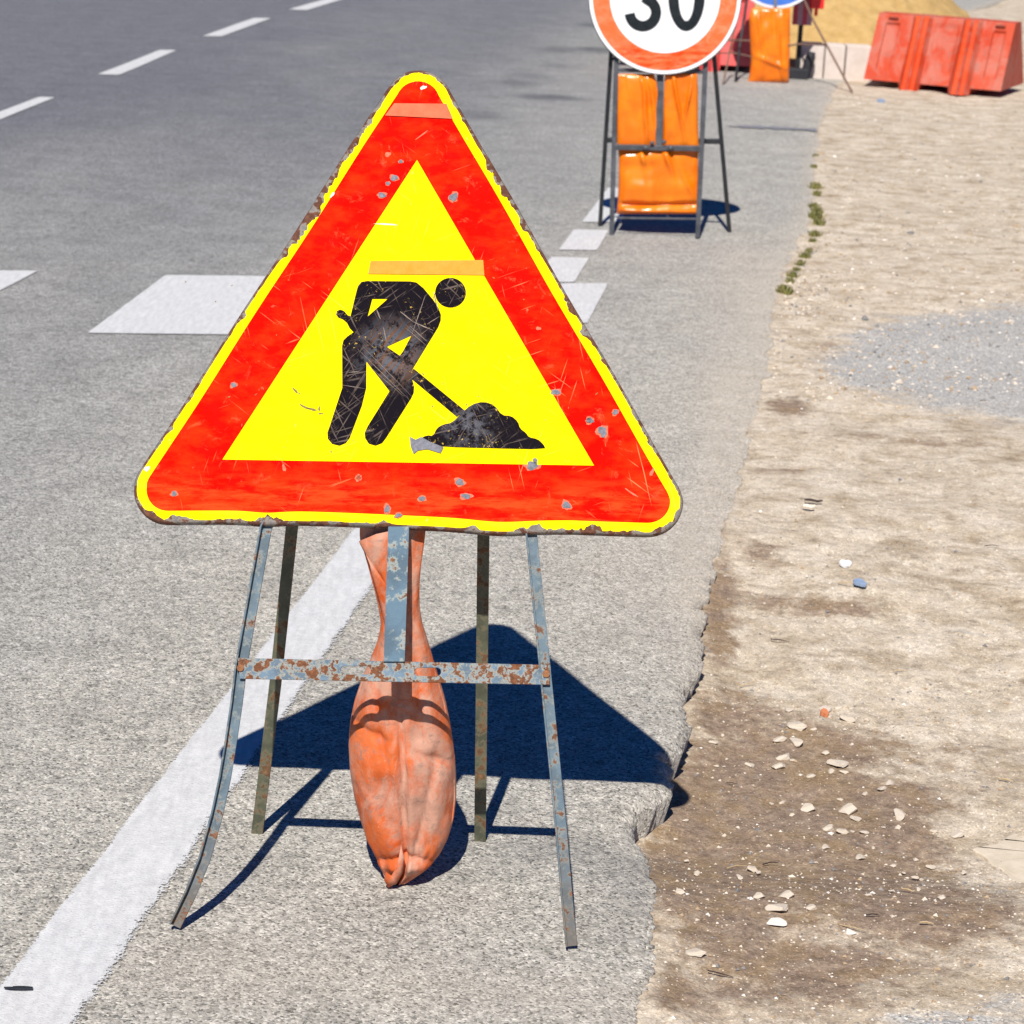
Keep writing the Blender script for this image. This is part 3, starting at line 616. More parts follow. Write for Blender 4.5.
# ------------------------------------------------------------------ hanging bag
def build_hanging_bag():
    rows = [(527, 360, 426, 3.640, .006), (533, 359.5, 425.5, 3.640, .006), (541, 360, 424.5, 3.640, .007), (552, 364, 423, 3.641, .009), (566, 368, 421, 3.642, .012), (585, 373, 419.5, 3.643, .016), (605, 378, 419.5, 3.644, .020),
            (622, 381, 422, 3.646, .024), (638, 378.5, 427, 3.648, .029), (655, 372, 432, 3.650, .034), (675, 363, 438, 3.652, .040), (700, 354.5, 445.5, 3.652, .047),
            (722, 350, 450, 3.652, .052), (745, 348.5, 453.5, 3.652, .056), (770, 350, 456, 3.650, .058), (795, 354, 456.5, 3.648, .057), (818, 360, 454, 3.644, .053),
            (838, 367, 448, 3.639, .045), (855, 375, 439, 3.632, .035), (868, 381, 427, 3.625, .024), (878, 385, 413, 3.617, .014), (884, 388, 405, 3.612, .008), (887, 390, 399, 3.609, .004)]
    ys = np.array([r[0] for r in rows], float); arr = np.array(rows, float)
    yy = np.linspace(ys[0], ys[-1], 150); n = 112; V = []
    # smooth interpolation
    def sm(col):
        v = np.interp(yy, ys, arr[:, col]); k = np.array([1, 2, 3, 2, 1]) / 9.; w_ = np.convolve(np.pad(v, 2, 'edge'), k, 'valid'); w_[-2:] = v[-2:]; return w_
    xl, xr, Yc, dp = sm(1), sm(2), sm(3), sm(4)
    for i, y in enumerate(yy):
        a = AT(xl[i], y, Yc[i]); b_ = AT(xr[i], y + (6 if y < 560 else 0) * 0, Yc[i]); c = (a + b_) / 2; hw = np.linalg.norm(b_ - a) / 2
        ax = (b_ - a) / (2 * hw) if hw > 1e-5 else np.array([1., 0, 0])
        full = sst(640, 760, y)
        for j in range(n):
            t = 2 * math.pi * j / n; ct, st = math.cos(t), math.sin(t)
            ex = .92; x = hw * np.sign(ct) * abs(ct) ** ex; d = dp[i] * np.sign(st) * abs(st) ** 1.0
            xs = x / hw if hw > 0 else 0
            # st<0 faces the viewer. crease that snakes down the middle, pinched near the tip
            if st < 0:
                cx = .02 + .05 * math.sin((y - 690) / 30) + .03 * sst(840, 880, y)
                am = .015 * sst(690, 760, y) + .006
                g1 = math.exp(-abs((xs - cx) / .05) ** 1.4); g2 = math.exp(-((xs - cx - .14) / .12) ** 2)
                d += am * g1 - .004 * g2 * full
                d += .010 * math.exp(-abs((y - 846 - 12 * abs(xs)) / 4.) ** 1.3) * full        # fold above the tip
                d -= .008 * math.exp(-((y - 860) / 8.) ** 2) * full
                d += .006 * math.exp(-abs((xs + .30 - (y - 740) / 260.) / .05) ** 1.4) * sst(700, 730, y) * (1 - sst(790, 820, y)) + .006 * math.exp(-abs((xs - .42 + (y - 800) / 200.) / .05) ** 1.4) * sst(740, 780, y) * (1 - sst(830, 850, y)) + .005 * math.exp(-abs((y - 735 - 22 * xs) / 4.) ** 1.4) * sst(.1, .3, abs(xs))
                d += .004 * math.exp(-((xs + .42 + .1 * math.sin(y / 33)) / .08) ** 2) * sst(560, 640, y) * (1 - sst(700, 760, y))
                d += .004 * math.exp(-((xs - .5) / .07) ** 2) * sst(600, 660, y) * (1 - sst(690, 720, y))
            wob = (float(vn(xs * 3 + 5, y / 26, 3)) - .5) * .012 * sst(640, 720, y) * (1 - sst(870, 888, y)) + (float(vn(xs * 8, y / 11, 5)) - .5) * .004
            V.append(c + ax * x + np.array([0, d + (wob if abs(ct) < .97 else 0), 0]))
    V = np.array(V); o0 = np.array([-.15, 3.61, 0.]); V[:, 2] = np.maximum(V[:, 2], .004)
    N = len(yy); fs = [(i * n + j, (i + 1) * n + j, (i + 1) * n + (j + 1) % n, i * n + (j + 1) % n) for i in range(N - 1) for j in range(n)]
    fs.append(tuple(range((N - 1) * n, N * n))[::-1])
    mb = MB(); mb.add(V, fs, 0)
    bag = link('hanging_sandbag', mesh('hanging_sandbag', mb.v, mb.f, None, True, o0), MAT['bag_old'], loc=tuple(o0))
    bag.data.validate()
    tag(bag, 'faded dusty orange sandbag hanging behind the crossbar of the triangular sign', 'sandbag')
    # loose overlapping flap at the mouth
    P = [(359.5, 541), (376, 534), (399, 529), (400, 560), (399, 600), (398, 645), (391, 648), (386, 628), (381, 606), (376, 588), (370, 566), (364, 550)]
    mb = MB(); pts = [AT(x, y, 3.618 + .02 * sst(560, 640, y) * 0 + .010 * (x < 365)) for x, y in P]; k = len(P)
    cen = AT(390, 590, 3.612); vs = list(pts) + [cen]; mb.add(vs, [(i, (i + 1) % k, k) for i in range(k)], 0)
    fo = mb.build('flap', MAT['bag_old'], bag, o0, smooth=True)
    md = fo.modifiers.new('s', 'SUBSURF'); md.levels = 2; md.render_levels = 2; md.subdivision_type = 'SIMPLE'
    md = fo.modifiers.new('t', 'SOLIDIFY'); md.thickness = .0015
    # curled welded tip
    mb = MB(); pts = [AT(386, 872, 3.595), AT(384, 880, 3.592), AT(388, 888, 3.590), AT(396, 884, 3.588), AT(402, 872, 3.586), AT(404, 858, 3.584), AT(401, 845, 3.585), AT(397, 868, 3.583), AT(391, 876, 3.588)]
    for p in pts: p[2] = max(p[2], .004)
    k = len(pts); mb.add(pts, [(0, 1, 8), (1, 2, 8), (2, 3, 8), (3, 7, 8), (3, 4, 7), (4, 5, 7), (5, 6, 7)], 0)
    fo = mb.build('welded_tip', MAT['bag_old'], bag, o0, smooth=True); md = fo.modifiers.new('t', 'SOLIDIFY'); md.thickness = .0025
    # cord tying the neck to the post
    return bag

# ------------------------------------------------------------------ soft pillow-like bag between image outlines at a plane
def sheet_bag(outl, outr, Y0, thick, name, mt, origin, ny=60, nx=40, seed=0, folds=(), lean=0., root=None):
    """outl/outr: lists (y, x) of left and right outline; closed pillow"""
    ol = np.array(outl, float); orr = np.array(outr, float); ys = np.linspace(ol[0, 0], ol[-1, 0], ny)
    V = []; 
    for side in (0, 1):
        for y in ys:
            xl = np.interp(y, ol[:, 0], ol[:, 1]); xr = np.interp(y, orr[:, 0], orr[:, 1]); ty = (y - ys[0]) / (ys[-1] - ys[0])
            for j in range(nx):
                u = j / (nx - 1); p = AT(xl + (xr - xl) * u, y, Y0)
                bul = thick * (max(0, 1 - (2 * u - 1) ** 4)) ** .5 * (max(0, 1 - (2 * ty - 1) ** 6)) ** .5 * (.45 + .55 * sst(0, .8, ty))
                w_ = (vn(u * 5 + seed, ty * 7, seed) - .5) * thick * .35 + (vn(u * 10 + seed, ty * 2.5, seed + 2) - .5) * thick * .22
                for (fu, fv, ang, ln_, am) in folds:
                    dx = (u - fu); dy = (ty - fv); s_ = dx * math.cos(ang) + dy * math.sin(ang); c_ = -dx * math.sin(ang) + dy * math.cos(ang)
                    w_ += am * math.exp(-(c_ / .035) ** 2) * math.exp(-(s_ / ln_) ** 2)
                k = min(1, min(u, 1 - u) * 12, min(ty, 1 - ty) * 16)
                V.append(p + np.array([0, (-1 if side == 0 else 1) * (bul + w_ * k) + (0 if k > 0 else 0) + (.001 if side else -.001), 0]))
    fs = []; S_ = ny * nx
    for i in range(ny - 1):
        for j in range(nx - 1):
            a = i * nx + j; fs.append((a, a + nx, a + nx + 1, a + 1)); fs.append((S_ + a, S_ + a + 1, S_ + a + nx + 1, S_ + a + nx))
    for i in range(ny - 1):
        for j in (0, nx - 1):
            a = i * nx + j; q = (a, S_ + a, S_ + a + nx, a + nx); fs.append(q if j == 0 else q[::-1])
    for j in range(nx - 1):
        for i in (0, ny - 1):
            a = i * nx + j; q = (a, a + 1, S_ + a + 1, S_ + a); fs.append(q if i == 0 else q[::-1])
    mb = MB(); mb.add(V, fs, 0)
    if root is not None: return mb.build(name, mt, root, origin, smooth=True)
    return mb.build(name, mt, None, origin, smooth=True, loc=tuple(origin))

# ------------------------------------------------------------------ round speed sign
def stroke(pts, w_):
    L = []; Rr = []; n = len(pts)
    for i in range(n):
        a = np.array(pts[max(i - 1, 0)], float); b_ = np.array(pts[min(i + 1, n - 1)], float); d = (b_ - a) / np.linalg.norm(b_ - a); nn = np.array([-d[1], d[0]]) * w_ / 2
        p = np.array(pts[i], float); L.append(tuple(p + nn)); Rr.append(tuple(p - nn))
    return L + Rr[::-1]
def build_round_sign():
    base = np.array([.56, 10.15, 0]); root = empty('speed_limit_sign', base)
    tag(root, 'round white speed limit sign with orange red ring reading 30 on a black folding stand', 'road sign')
    lean = R(7); U = np.array([1., 0, 0]); V = np.array([0, math.sin(lean), math.cos(lean)]); N = np.cross(U, V); P0 = np.array([0, 10.06, 0.])
    def f3(px, py): return hit(px, py, P0, N)
    # disc
    # the plate is turned to hang square to the picture's tilt
    C = hit(665, -3, P0 - N * -.03, N); RD = 76.8 / F * np.dot(C - CAM, fw)
    rr_ = -ROLL * .95; u = U * math.cos(rr_) + V * math.sin(rr_) * -1; v = np.cross(N, u)
    u = RX - N * np.dot(RX, N); u /= np.linalg.norm(u); v = np.cross(N, u)
    k = RD / 76.8
    def dp(px, py): return ((px - 665) * k, -(py + 3) * k * 1.0)
    mb = MB(); Z = (0, 0, 0); XU = (1, 0, 0); XV = (0, 1, 0); XN = (0, 0, 1)
    mb.prism(circ((0, 0), RD, 96), [], Z, XU, XV, XN, -.012, 0, 0)
    mb.prism(circ((0, 0), RD - .004, 96), [], Z, XU, XV, XN, .001, .001, 1)
    mb.prism(circ((0, 0), 72.3 * k, 96), [circ((0, 0), 55.2 * k, 96)], Z, XU, XV, XN, .002, .002, 2)
    Md = Matrix.Identity(4)
    for i in range(3): Md[i][0] = u[i]; Md[i][1] = v[i]; Md[i][2] = N[i]; Md[i][3] = C[i] - base[i]
    disc = mb.build('sign_disc', [MAT['rimdark'], MAT['white'], MAT['ring']], root); disc.matrix_local = Md
    bevel(disc, .002, 2)
    # figures
    for nm in ('three', 'zero'):
        mb = MB()
        if nm == 'three':
            pts = [(629.8, 13.2)] + [(643 + 13.2 * math.cos(R(a)), 12.3 + 13.4 * math.sin(R(a))) for a in range(162, -71, -12)] + [(644, -3.0)]
            up = [(631, -20)] + [(643 + 11.2 * math.cos(R(a)), -16 + 11.5 * math.sin(R(a))) for a in range(200, 431, 12)] + [(642, -3.6)]
            mb.prism([dp(*p) for p in stroke(pts, 10.4)], [], Z, XU, XV, XN, .0030, .0030, 0)
            mb.prism([dp(*p) for p in stroke(up, 10)], [], Z, XU, XV, XN, .0034, .0034, 0)
        else:
            o_ = [(686.5 + 18.4 * math.cos(a), -4 + 34.5 * math.sin(a)) for a in np.linspace(0, 2 * math.pi, 64, endpoint=False)]
            i_ = [(686.5 + 7.8 * math.cos(a), -4 + 24.5 * math.sin(a)) for a in np.linspace(0, 2 * math.pi, 64, endpoint=False)]
            mb.prism([dp(*p) for p in o_], [[dp(*p) for p in i_]], Z, XU, XV, XN, .003, .003, 0)
        mb.build('figure_' + nm, MAT['digit'], disc)
    # stand: grey front frame, black rear legs
    def bar(name, pts, r, mt, k=8):
        mb = MB(); mb.tube(pts, r, k); return mb.build(name, mt, root, base, smooth=True)
    def sq(name, a, b_, hw, mt, ht=None):
        a, b_ = np.array(a), np.array(b_); d = b_ - a; L = np.linalg.norm(d); d /= L; s = np.cross(d, (0, 1, 0)); s /= np.linalg.norm(s); f = np.cross(s, d)
        mb = MB(); mb.box((a + b_) / 2, s * hw, d * L / 2, f * (ht or hw)); o = mb.build(name, mt, root, base); bevel(o, .002, 2); return o
    G1, G2 = MAT['stand_grey'], MAT['stand_black']
    sq('leg', f3(611.5, 236), f3(617.5, 20), .0095, G1); sq('leg', f3(697.5, 238), f3(707.5, 20), .0095, G1)
    ra, rb = G(600, 226), G(729.5, 232)
    ta = AT(612, 40, 10.17); tb = AT(712.5, 40, 10.17)
    sq('leg', ra, ta, .0085, G2); sq('leg', rb, tb, .0085, G2)
    sq('crossbar', f3(613.5, 147), f3(703, 148.5), .011, G1); sq('crossbar', f3(615.5, 70), f3(706, 72), .0075, G1)
    sq('crossbar', f3(617, 218), f3(697, 219), .004, G1)
    sq('rear_crossbar', AT(604, 140, 10.225), AT(723.5, 141.5, 10.225), .010, G2)
    sq('centre_post', f3(660.5, 60), f3(659, 147), .014, G1, .003)
    for x in (645.5, 670.5): bar('bolt', [f3(x, 148) + N * .008, f3(x, 148) + N * .022], .012, G1, 10)
    for x, y in ((652, 143), (664, 142)): bar('bolt', [f3(x, y) + N * .006, f3(x, y) + N * .02], .009, G1, 10)
    bar('spring', [f3(613, 60) - N * .02, f3(617, 52) - N * .03, f3(704, 52) - N * .03, f3(711, 60) - N * .02], .004, G2, 6)
    # saddle bag over the crossbar
    o = np.array([.53, 10.12, .10])
    bg_ = sheet_bag([(148, 618), (160, 619), (185, 618.5), (203, 617.5), (214, 616.5)], [(148, 699), (160, 698), (185, 698.5), (203, 700), (214, 698.5)], 10.125, .040, 'saddle_sandbag', MAT['bag_new'], o, 50, 60, 3,
                    folds=((.5, .84, 0, .8, -.020), (.5, .95, .05, .8, .014), (.3, .15, 1.4, .18, .018), (.6, .12, 1.3, .25, .022), (.85, .5, 1.2, .3, .010)))
    tag(bg_, 'bright orange glossy sandbag hanging inside the stand of the 30 sign', 'sandbag')
    lf = sheet_bag([(74, 617), (90, 616.5), (120, 616), (150, 617.5)], [(74, 654), (90, 659), (120, 659.5), (150, 660)], 10.135, .022, 'upper_half', MAT['bag_new'], o, 40, 30, 8, folds=((.66, .40, 1.5, .45, .030), (.86, .4, 1.4, .4, .018), (.35, .3, 1.2, .2, .008)), root=bg_)
    rg = sheet_bag([(73, 665), (90, 664), (120, 663), (150, 662)], [(73, 697), (90, 698), (120, 698), (150, 699)], 10.135, .022, 'upper_half', MAT['bag_new'], o, 40, 30, 12, folds=((.40, .38, 1.15, .35, .030), (.72, .32, 2.0, .25, .026), (.3, .1, 1.2, .2, .01)), root=bg_)

# ------------------------------------------------------------------ blue round sign and its clutter
def build_blue_sign():
    base = np.array([1.62, 16.8, 0]); root = empty('mandatory_sign', base)
    tag(root, 'round blue sign with white rim on a thin rusty rod stand, far behind', 'road sign')
    Y = 16.72; N = np.array([0, -1., 0])
    C = AT(778, -37, Y); k = np.dot(C - CAM, fw) / F; RD = 45 * k
    u = RX - N * np.dot(RX, N); u /= np.linalg.norm(u); v = np.cross(N, u)
    mb = MB(); Z = (0, 0, 0); XU = (1, 0, 0); XV = (0, 1, 0); XN = (0, 0, 1)
    mb.prism(circ((0, 0), RD, 72), [], Z, XU, XV, XN, -.012, 0, 0)
    mb.prism(circ((0, 0), RD - .002, 72), [], Z, XU, XV, XN, .001, .001, 1)
    mb.prism(circ((0, 0), RD - .021, 72), [], Z, XU, XV, XN, .002, .002, 2)
    # white arrow slanting down, as on a keep-this-side disc (out of frame above)
    Md = Matrix.Identity(4)
    for i in range(3): Md[i][0] = u[i]; Md[i][1] = v[i]; Md[i][2] = N[i]; Md[i][3] = C[i] - base[i]
    d = mb.build('sign_disc', [MAT['rimdark'], MAT['white'], MAT['blue']], root); d.matrix_local = Md
    def rod(name, pts, r, mt):
        mb = MB(); mb.tube(pts, r, 8); return mb.build(name, mt, root, base, smooth=True)
    rod('post', [AT(776, 48, Y - .02), AT(775.5, 20, Y - .02), AT(775, -30, Y)], .011, MAT['chip'])
    Rl = MAT['rod']
    rod('leg', [G(852.5, 93), AT(832, 55, 16.55), AT(812, 18, 16.7), AT(800, -10, 16.75)], .007, Rl)
    rod('leg', [G(735.5, 82), AT(740, 45, 16.72), AT(748, -8, 16.75)], .009, MAT['stand_black'])
    rod('leg', [G(723, 85), AT(731, 45, 16.75), AT(740, 5, 16.8)], .006, Rl)
    rod('brace', [AT(728, 40, 16.66), AT(760, 41, 16.62), AT(776, 47, 16.60), AT(800, 44, 16.62), AT(826, 45, 16.64)], .006, Rl)
    rod('brace', [AT(717, 53, 16.7), AT(735, 53, 16.7), AT(752, 57, 16.62), AT(765, 51, 16.60), AT(776, 49, 16.60)], .005, Rl)
    o = np.array([1.56, 16.6, 0])
    b = sheet_bag([(8, 752), (16, 749), (40, 750), (62, 751), (78, 749), (83, 747)], [(8, 790), (16, 790), (40, 790), (62, 789.5), (78, 789), (85, 788)], 16.63, .055, 'draped_sandbag', MAT['bag_new'], o, 50, 36, 21,
                  folds=((.25, .3, 1.4, .25, .025), (.7, .4, 1.5, .3, .02), (.55, .72, .2, .4, .02), (.8, .85, 1., .2, .02)))
    tag(b, 'small bright orange sandbag draped on the blue sign stand', 'sandbag')

def barrier_mesh(L, W, Wt, Hh):
    """tapered plastic barrier with two pairs of raised ribs, recessed panels and fork slots; local x along, y depth, z up"""
    mb = MB(); nx = 150; nz = 40
    def front(x, t):          # offset outwards of the face at x in 0..1 and height t in 0..1
        d = 0.
        for c in (.335, .70):
            k = abs(x - c); 
            if k < .075: d += .050 * (1 - sst(.045, .075, k)) - .028 * math.exp(-(k / .008) ** 2) * 0
            if k < .012: d += .014 * (1 - k / .012)
            if k > .012 and k < .045: d -= .014
        for c, hw in ((.12, .052), (.90, .045)):
            k = abs(x - c)
            if k < hw and .16 < t < .86: d -= .020 * min(1, (hw - k) / .006, (t - .16) / .02, (.86 - t) / .02)
        k = abs(x - .52); top = .80 - .9 * max(0, k - .05) ** 1.2 if k < .1 else 0
        if k < .095 and .14 < t < .92: d -= .014 * min(1, (.095 - k) / .02, (t - .14) / .06, (.92 - t) / .08)
        return d
    for side in (-1, 1):
        V = []; 
        for i in range(nx + 1):
            x = i / nx
            for j in range(nz + 1):
                t = j / nz; w_ = (W * (1 - t) + Wt * t) / 2; z = t * Hh
                foot = any(abs(x - c) < .075 for c in (.335, .70)) or x < .0 or x > 1.
                zb = z
                if not foot: zb = .045 + z * (Hh - .045) / Hh
                V.append(((x - .5) * L, side * (w_ + front(x, t) * (1 - .5 * (t > .985))), zb))
        m = nz + 1; fs = []
        for i in range(nx):
            for j in range(nz):
                a = i * m + j; q = (a, a + m, a + m + 1, a + 1); fs.append(q if side < 0 else q[::-1])
        mb.add(V, fs, 0)
    # top, ends, underside
    m = nz + 1; off = (nx + 1) * m
    tv = []; fs = []
    for i in range(nx): fs.append((i * m + nz, (i + 1) * m + nz, off + (i + 1) * m + nz, off + i * m + nz)); fs.append((i * m, off + i * m, off + (i + 1) * m, (i + 1) * m))
    for j in range(nz):
        fs.append((j, j + 1, off + j + 1, off + j)); a = nx * m; fs.append((a + j, off + a + j, off + a + j + 1, a + j + 1))
    k = len(mb.v); mb.f += fs; mb.m += [0] * len(fs)
    for q in range(len(mb.f)):
        xs = [mb.v[i][0] / L + .5 for i in mb.f[q]]; xm = sum(xs) / len(xs)
        if len(mb.f[q]) == 4 and any(.014 < abs(xm - c) < .050 for c in (.335, .70)) and max(xs) - min(xs) < .02 and abs(sum(mb.v[i][1] for i in mb.f[q])) > .15: mb.m[q] = 1
    return mb
def build_barrier():
    a = G(863, 86.0); b_ = G(1000, 98.2); d = b_ - a; L = np.linalg.norm(d[:2]); ang = math.atan2(d[1], d[0])
    W, Wt, Hh = .66, .17, .465
    n = np.array([-math.sin(ang), math.cos(ang), 0]); c = (a + b_) / 2 + n * W / 2
    mb = barrier_mesh(L, W, Wt, Hh)
    root = empty('plastic_barrier', (c[0], c[1], 0)); root.rotation_euler = (0, 0, ang)
    tag(root, 'faded orange red ribbed plastic barrier standing on the dirt at upper right', 'barrier')
    o = mb.build('body', [MAT['barrier'], MAT['barrier_clean']], root)
    for p in o.data.polygons: p.use_smooth = False
    for x in (-.38, .40):
        m2 = MB(); t = .88; w_ = (W * (1 - t) + Wt * t) / 2; m2.box((x * L, -w_ - .001, t * Hh + .03), (.033, 0, 0), (0, .003, 0), (0, 0, .006)); m2.build('slot', MAT['darkhole'], root)
    # a second unit behind the blue sign
    c2 = AT(706, 82, 17.35); xr2 = AT(752, 80, 17.3)[0]; root2 = empty('plastic_barrier', (xr2 - .46, 17.42, 0)); root2.rotation_euler = (0, 0, R(-6))
    tag(root2, 'pinkish red plastic barrier standing behind the blue sign and the orange bag', 'barrier')
    mb = barrier_mesh(.9, .42, .2, .55); mb.build('body', [MAT['barrier_pink'], MAT['barrier_pink']], root2)

def build_background():
    # pale kerb stones
    for i, (x0, x1, lab) in enumerate([(801, 826.5, 'pale concrete kerb block left of the others, by the dark rod'), (826.5, 846.5, 'middle pale concrete kerb block crossed by the thin rusty rod'), (846.5, 872, 'pale concrete kerb block touching the plastic barrier')]):
        a = G(x0, 81); b_ = G(x1, 83); a[1] = b_[1] = 17.05; c = (a + b_) / 2; hw = (b_[0] - a[0]) / 2 + .003
        mb = MB(); mb.box((0, .10, .10), (hw, 0, 0), (0, .10, 0), (0, 0, .125)); o = mb.build('kerb_block', MAT['kerb'], None, loc=(c[0], c[1], -.0)); bevel(o, .006, 3)
        tag(o, lab, 'kerb block', 'pale kerb blocks before the sand')
    # sand heap
    n = 150; X, Y = np.meshgrid(np.linspace(-1.75, 1.75, n), np.linspace(-1.7, 2.6, n), indexing='xy')
    r = np.sqrt((X / 1.45) ** 2 + (Y / 1.6) ** 2); Z = 1.15 * np.clip(1 - r, 0, 1) ** .95
    Z = Z * (.9 + .3 * fbm(X * 1.5, Y * 1.5, 3, 3)) + (fbm(X * 6, Y * 6, 9, 5) - .5) * .09 * sst(1.15, .85, r) + (fbm(X * 30, Y * 30, 19, 3) - .5) * .02 - .03 * (r > 1)
    me = gridmesh('sand_heap', X, Y, Z, {}); 
    o = link('sand_heap', me, MAT['sand'], loc=(2.12, 18.95, -.01)); tag(o, 'heap of yellow sand behind the kerb blocks and plastic barrier', 'sand heap')
    # striped red and white board leaning between the bag and the heap
    root = empty('striped_board', (1.85, 17.25, 0)); tag(root, 'dull red and white striped board end between the orange bag and the sand', 'barrier board')
    a = AT(792, 26, 17.0); b_ = AT(811, 28, 17.0); wd = b_[0] - a[0]
    base = np.array([1.85, 17.25, 0]); 
    mb = MB()
    for i in range(4):
        x0 = a[0] + wd * i / 4; mb.box((x0 + wd / 8, 17.0, a[2] + .16), (wd / 8, 0, 0), (0, .012, 0), (0, 0, .15), i % 2)
    mb.build('board', [MAT['boardred'], MAT['boardgrey']], root, base)
    mb = MB(); mb.box(((a[0] + b_[0]) / 2, 17.05, a[2] / 2 + .05), (.015, 0, 0), (0, .015, 0), (0, 0, a[2] / 2 + .05)); mb.build('post', MAT['stand_black'], root, base)
    c = AT(817, 0, 16.95); mb = MB(); mb.box((0, 0, 0), (.045, 0, 0), (0, .05, 0), (0, 0, .055)); mb.box((0, -.0, -.075), (.012, 0, 0), (0, .012, 0), (0, 0, .03))
    o = mb.build('warning_lamp', MAT['redlamp'], None, loc=tuple(c)); bevel(o, .008, 2); tag(o, 'small bright red plastic warning lamp beside the blue sign rim', 'warning lamp')
    # dark tilted tube with a low dark block at the kerb
    p = AT(804, 79, 16.98); q = AT(812, 52, 16.98)
    root = empty('dark_piece', (p[0], 16.95, 0)); tag(root, 'black tilted tube and low block against the pale kerb', 'rubber foot')
    base = np.array([p[0], 16.95, 0]); mb = MB(); d = q - p
    mb.tube([p + [0, 0, 0], p + d * .15, p + d * .8, q], [.028, .034, .034, .024], 14); mb.build('arm', MAT['black_matte'], root, base, smooth=True)
    mb = MB(); a = AT(790, 76, 16.93); mb.box(((a[0] + p[0]) / 2, 16.95, .035), ((p[0] - a[0]) / 2 + .02, 0, 0), (0, .05, 0), (0, 0, .035)); o = mb.build('base', MAT['black_matte'], root, base); bevel(o, .008, 2)

# ------------------------------------------------------------------ stones, grit, weeds, litter
def stone_mesh(seed, name='stone'):
    bm = bmesh.new(); bmesh.ops.create_icosphere(bm, subdivisions=3, radius=1)
    rr = random.Random(seed); pl_ = [(Vector((rr.gauss(0, 1), rr.gauss(0, 1), rr.gauss(0, 1))).normalized(), rr.uniform(.42, .75)) for _ in range(11)]
    for v in bm.verts:
        for n, d in pl_:
            k = v.co.dot(n) - d
            if k > 0: v.co -= n * k
        v.co *= 1 + .10 * (float(vn(v.co.x * 3 + seed, v.co.y * 3 + v.co.z * 5, seed)) - .5)
        v.co.z = v.co.z * .6 + .25
    me = bpy.data.meshes.new(name); bm.to_mesh(me); bm.free(); me.polygons.foreach_set('use_smooth', [False] * len(me.polygons)); return me
def zshoulder(x, y): return float(shoulder_height(np.array([[x]]), np.array([[y]]))[0, 0])
def on_dirt(px, py):
    z = -.03
    for _ in range(4): p = G(px, py, z); z = zshoulder(p[0], p[1])
    return p
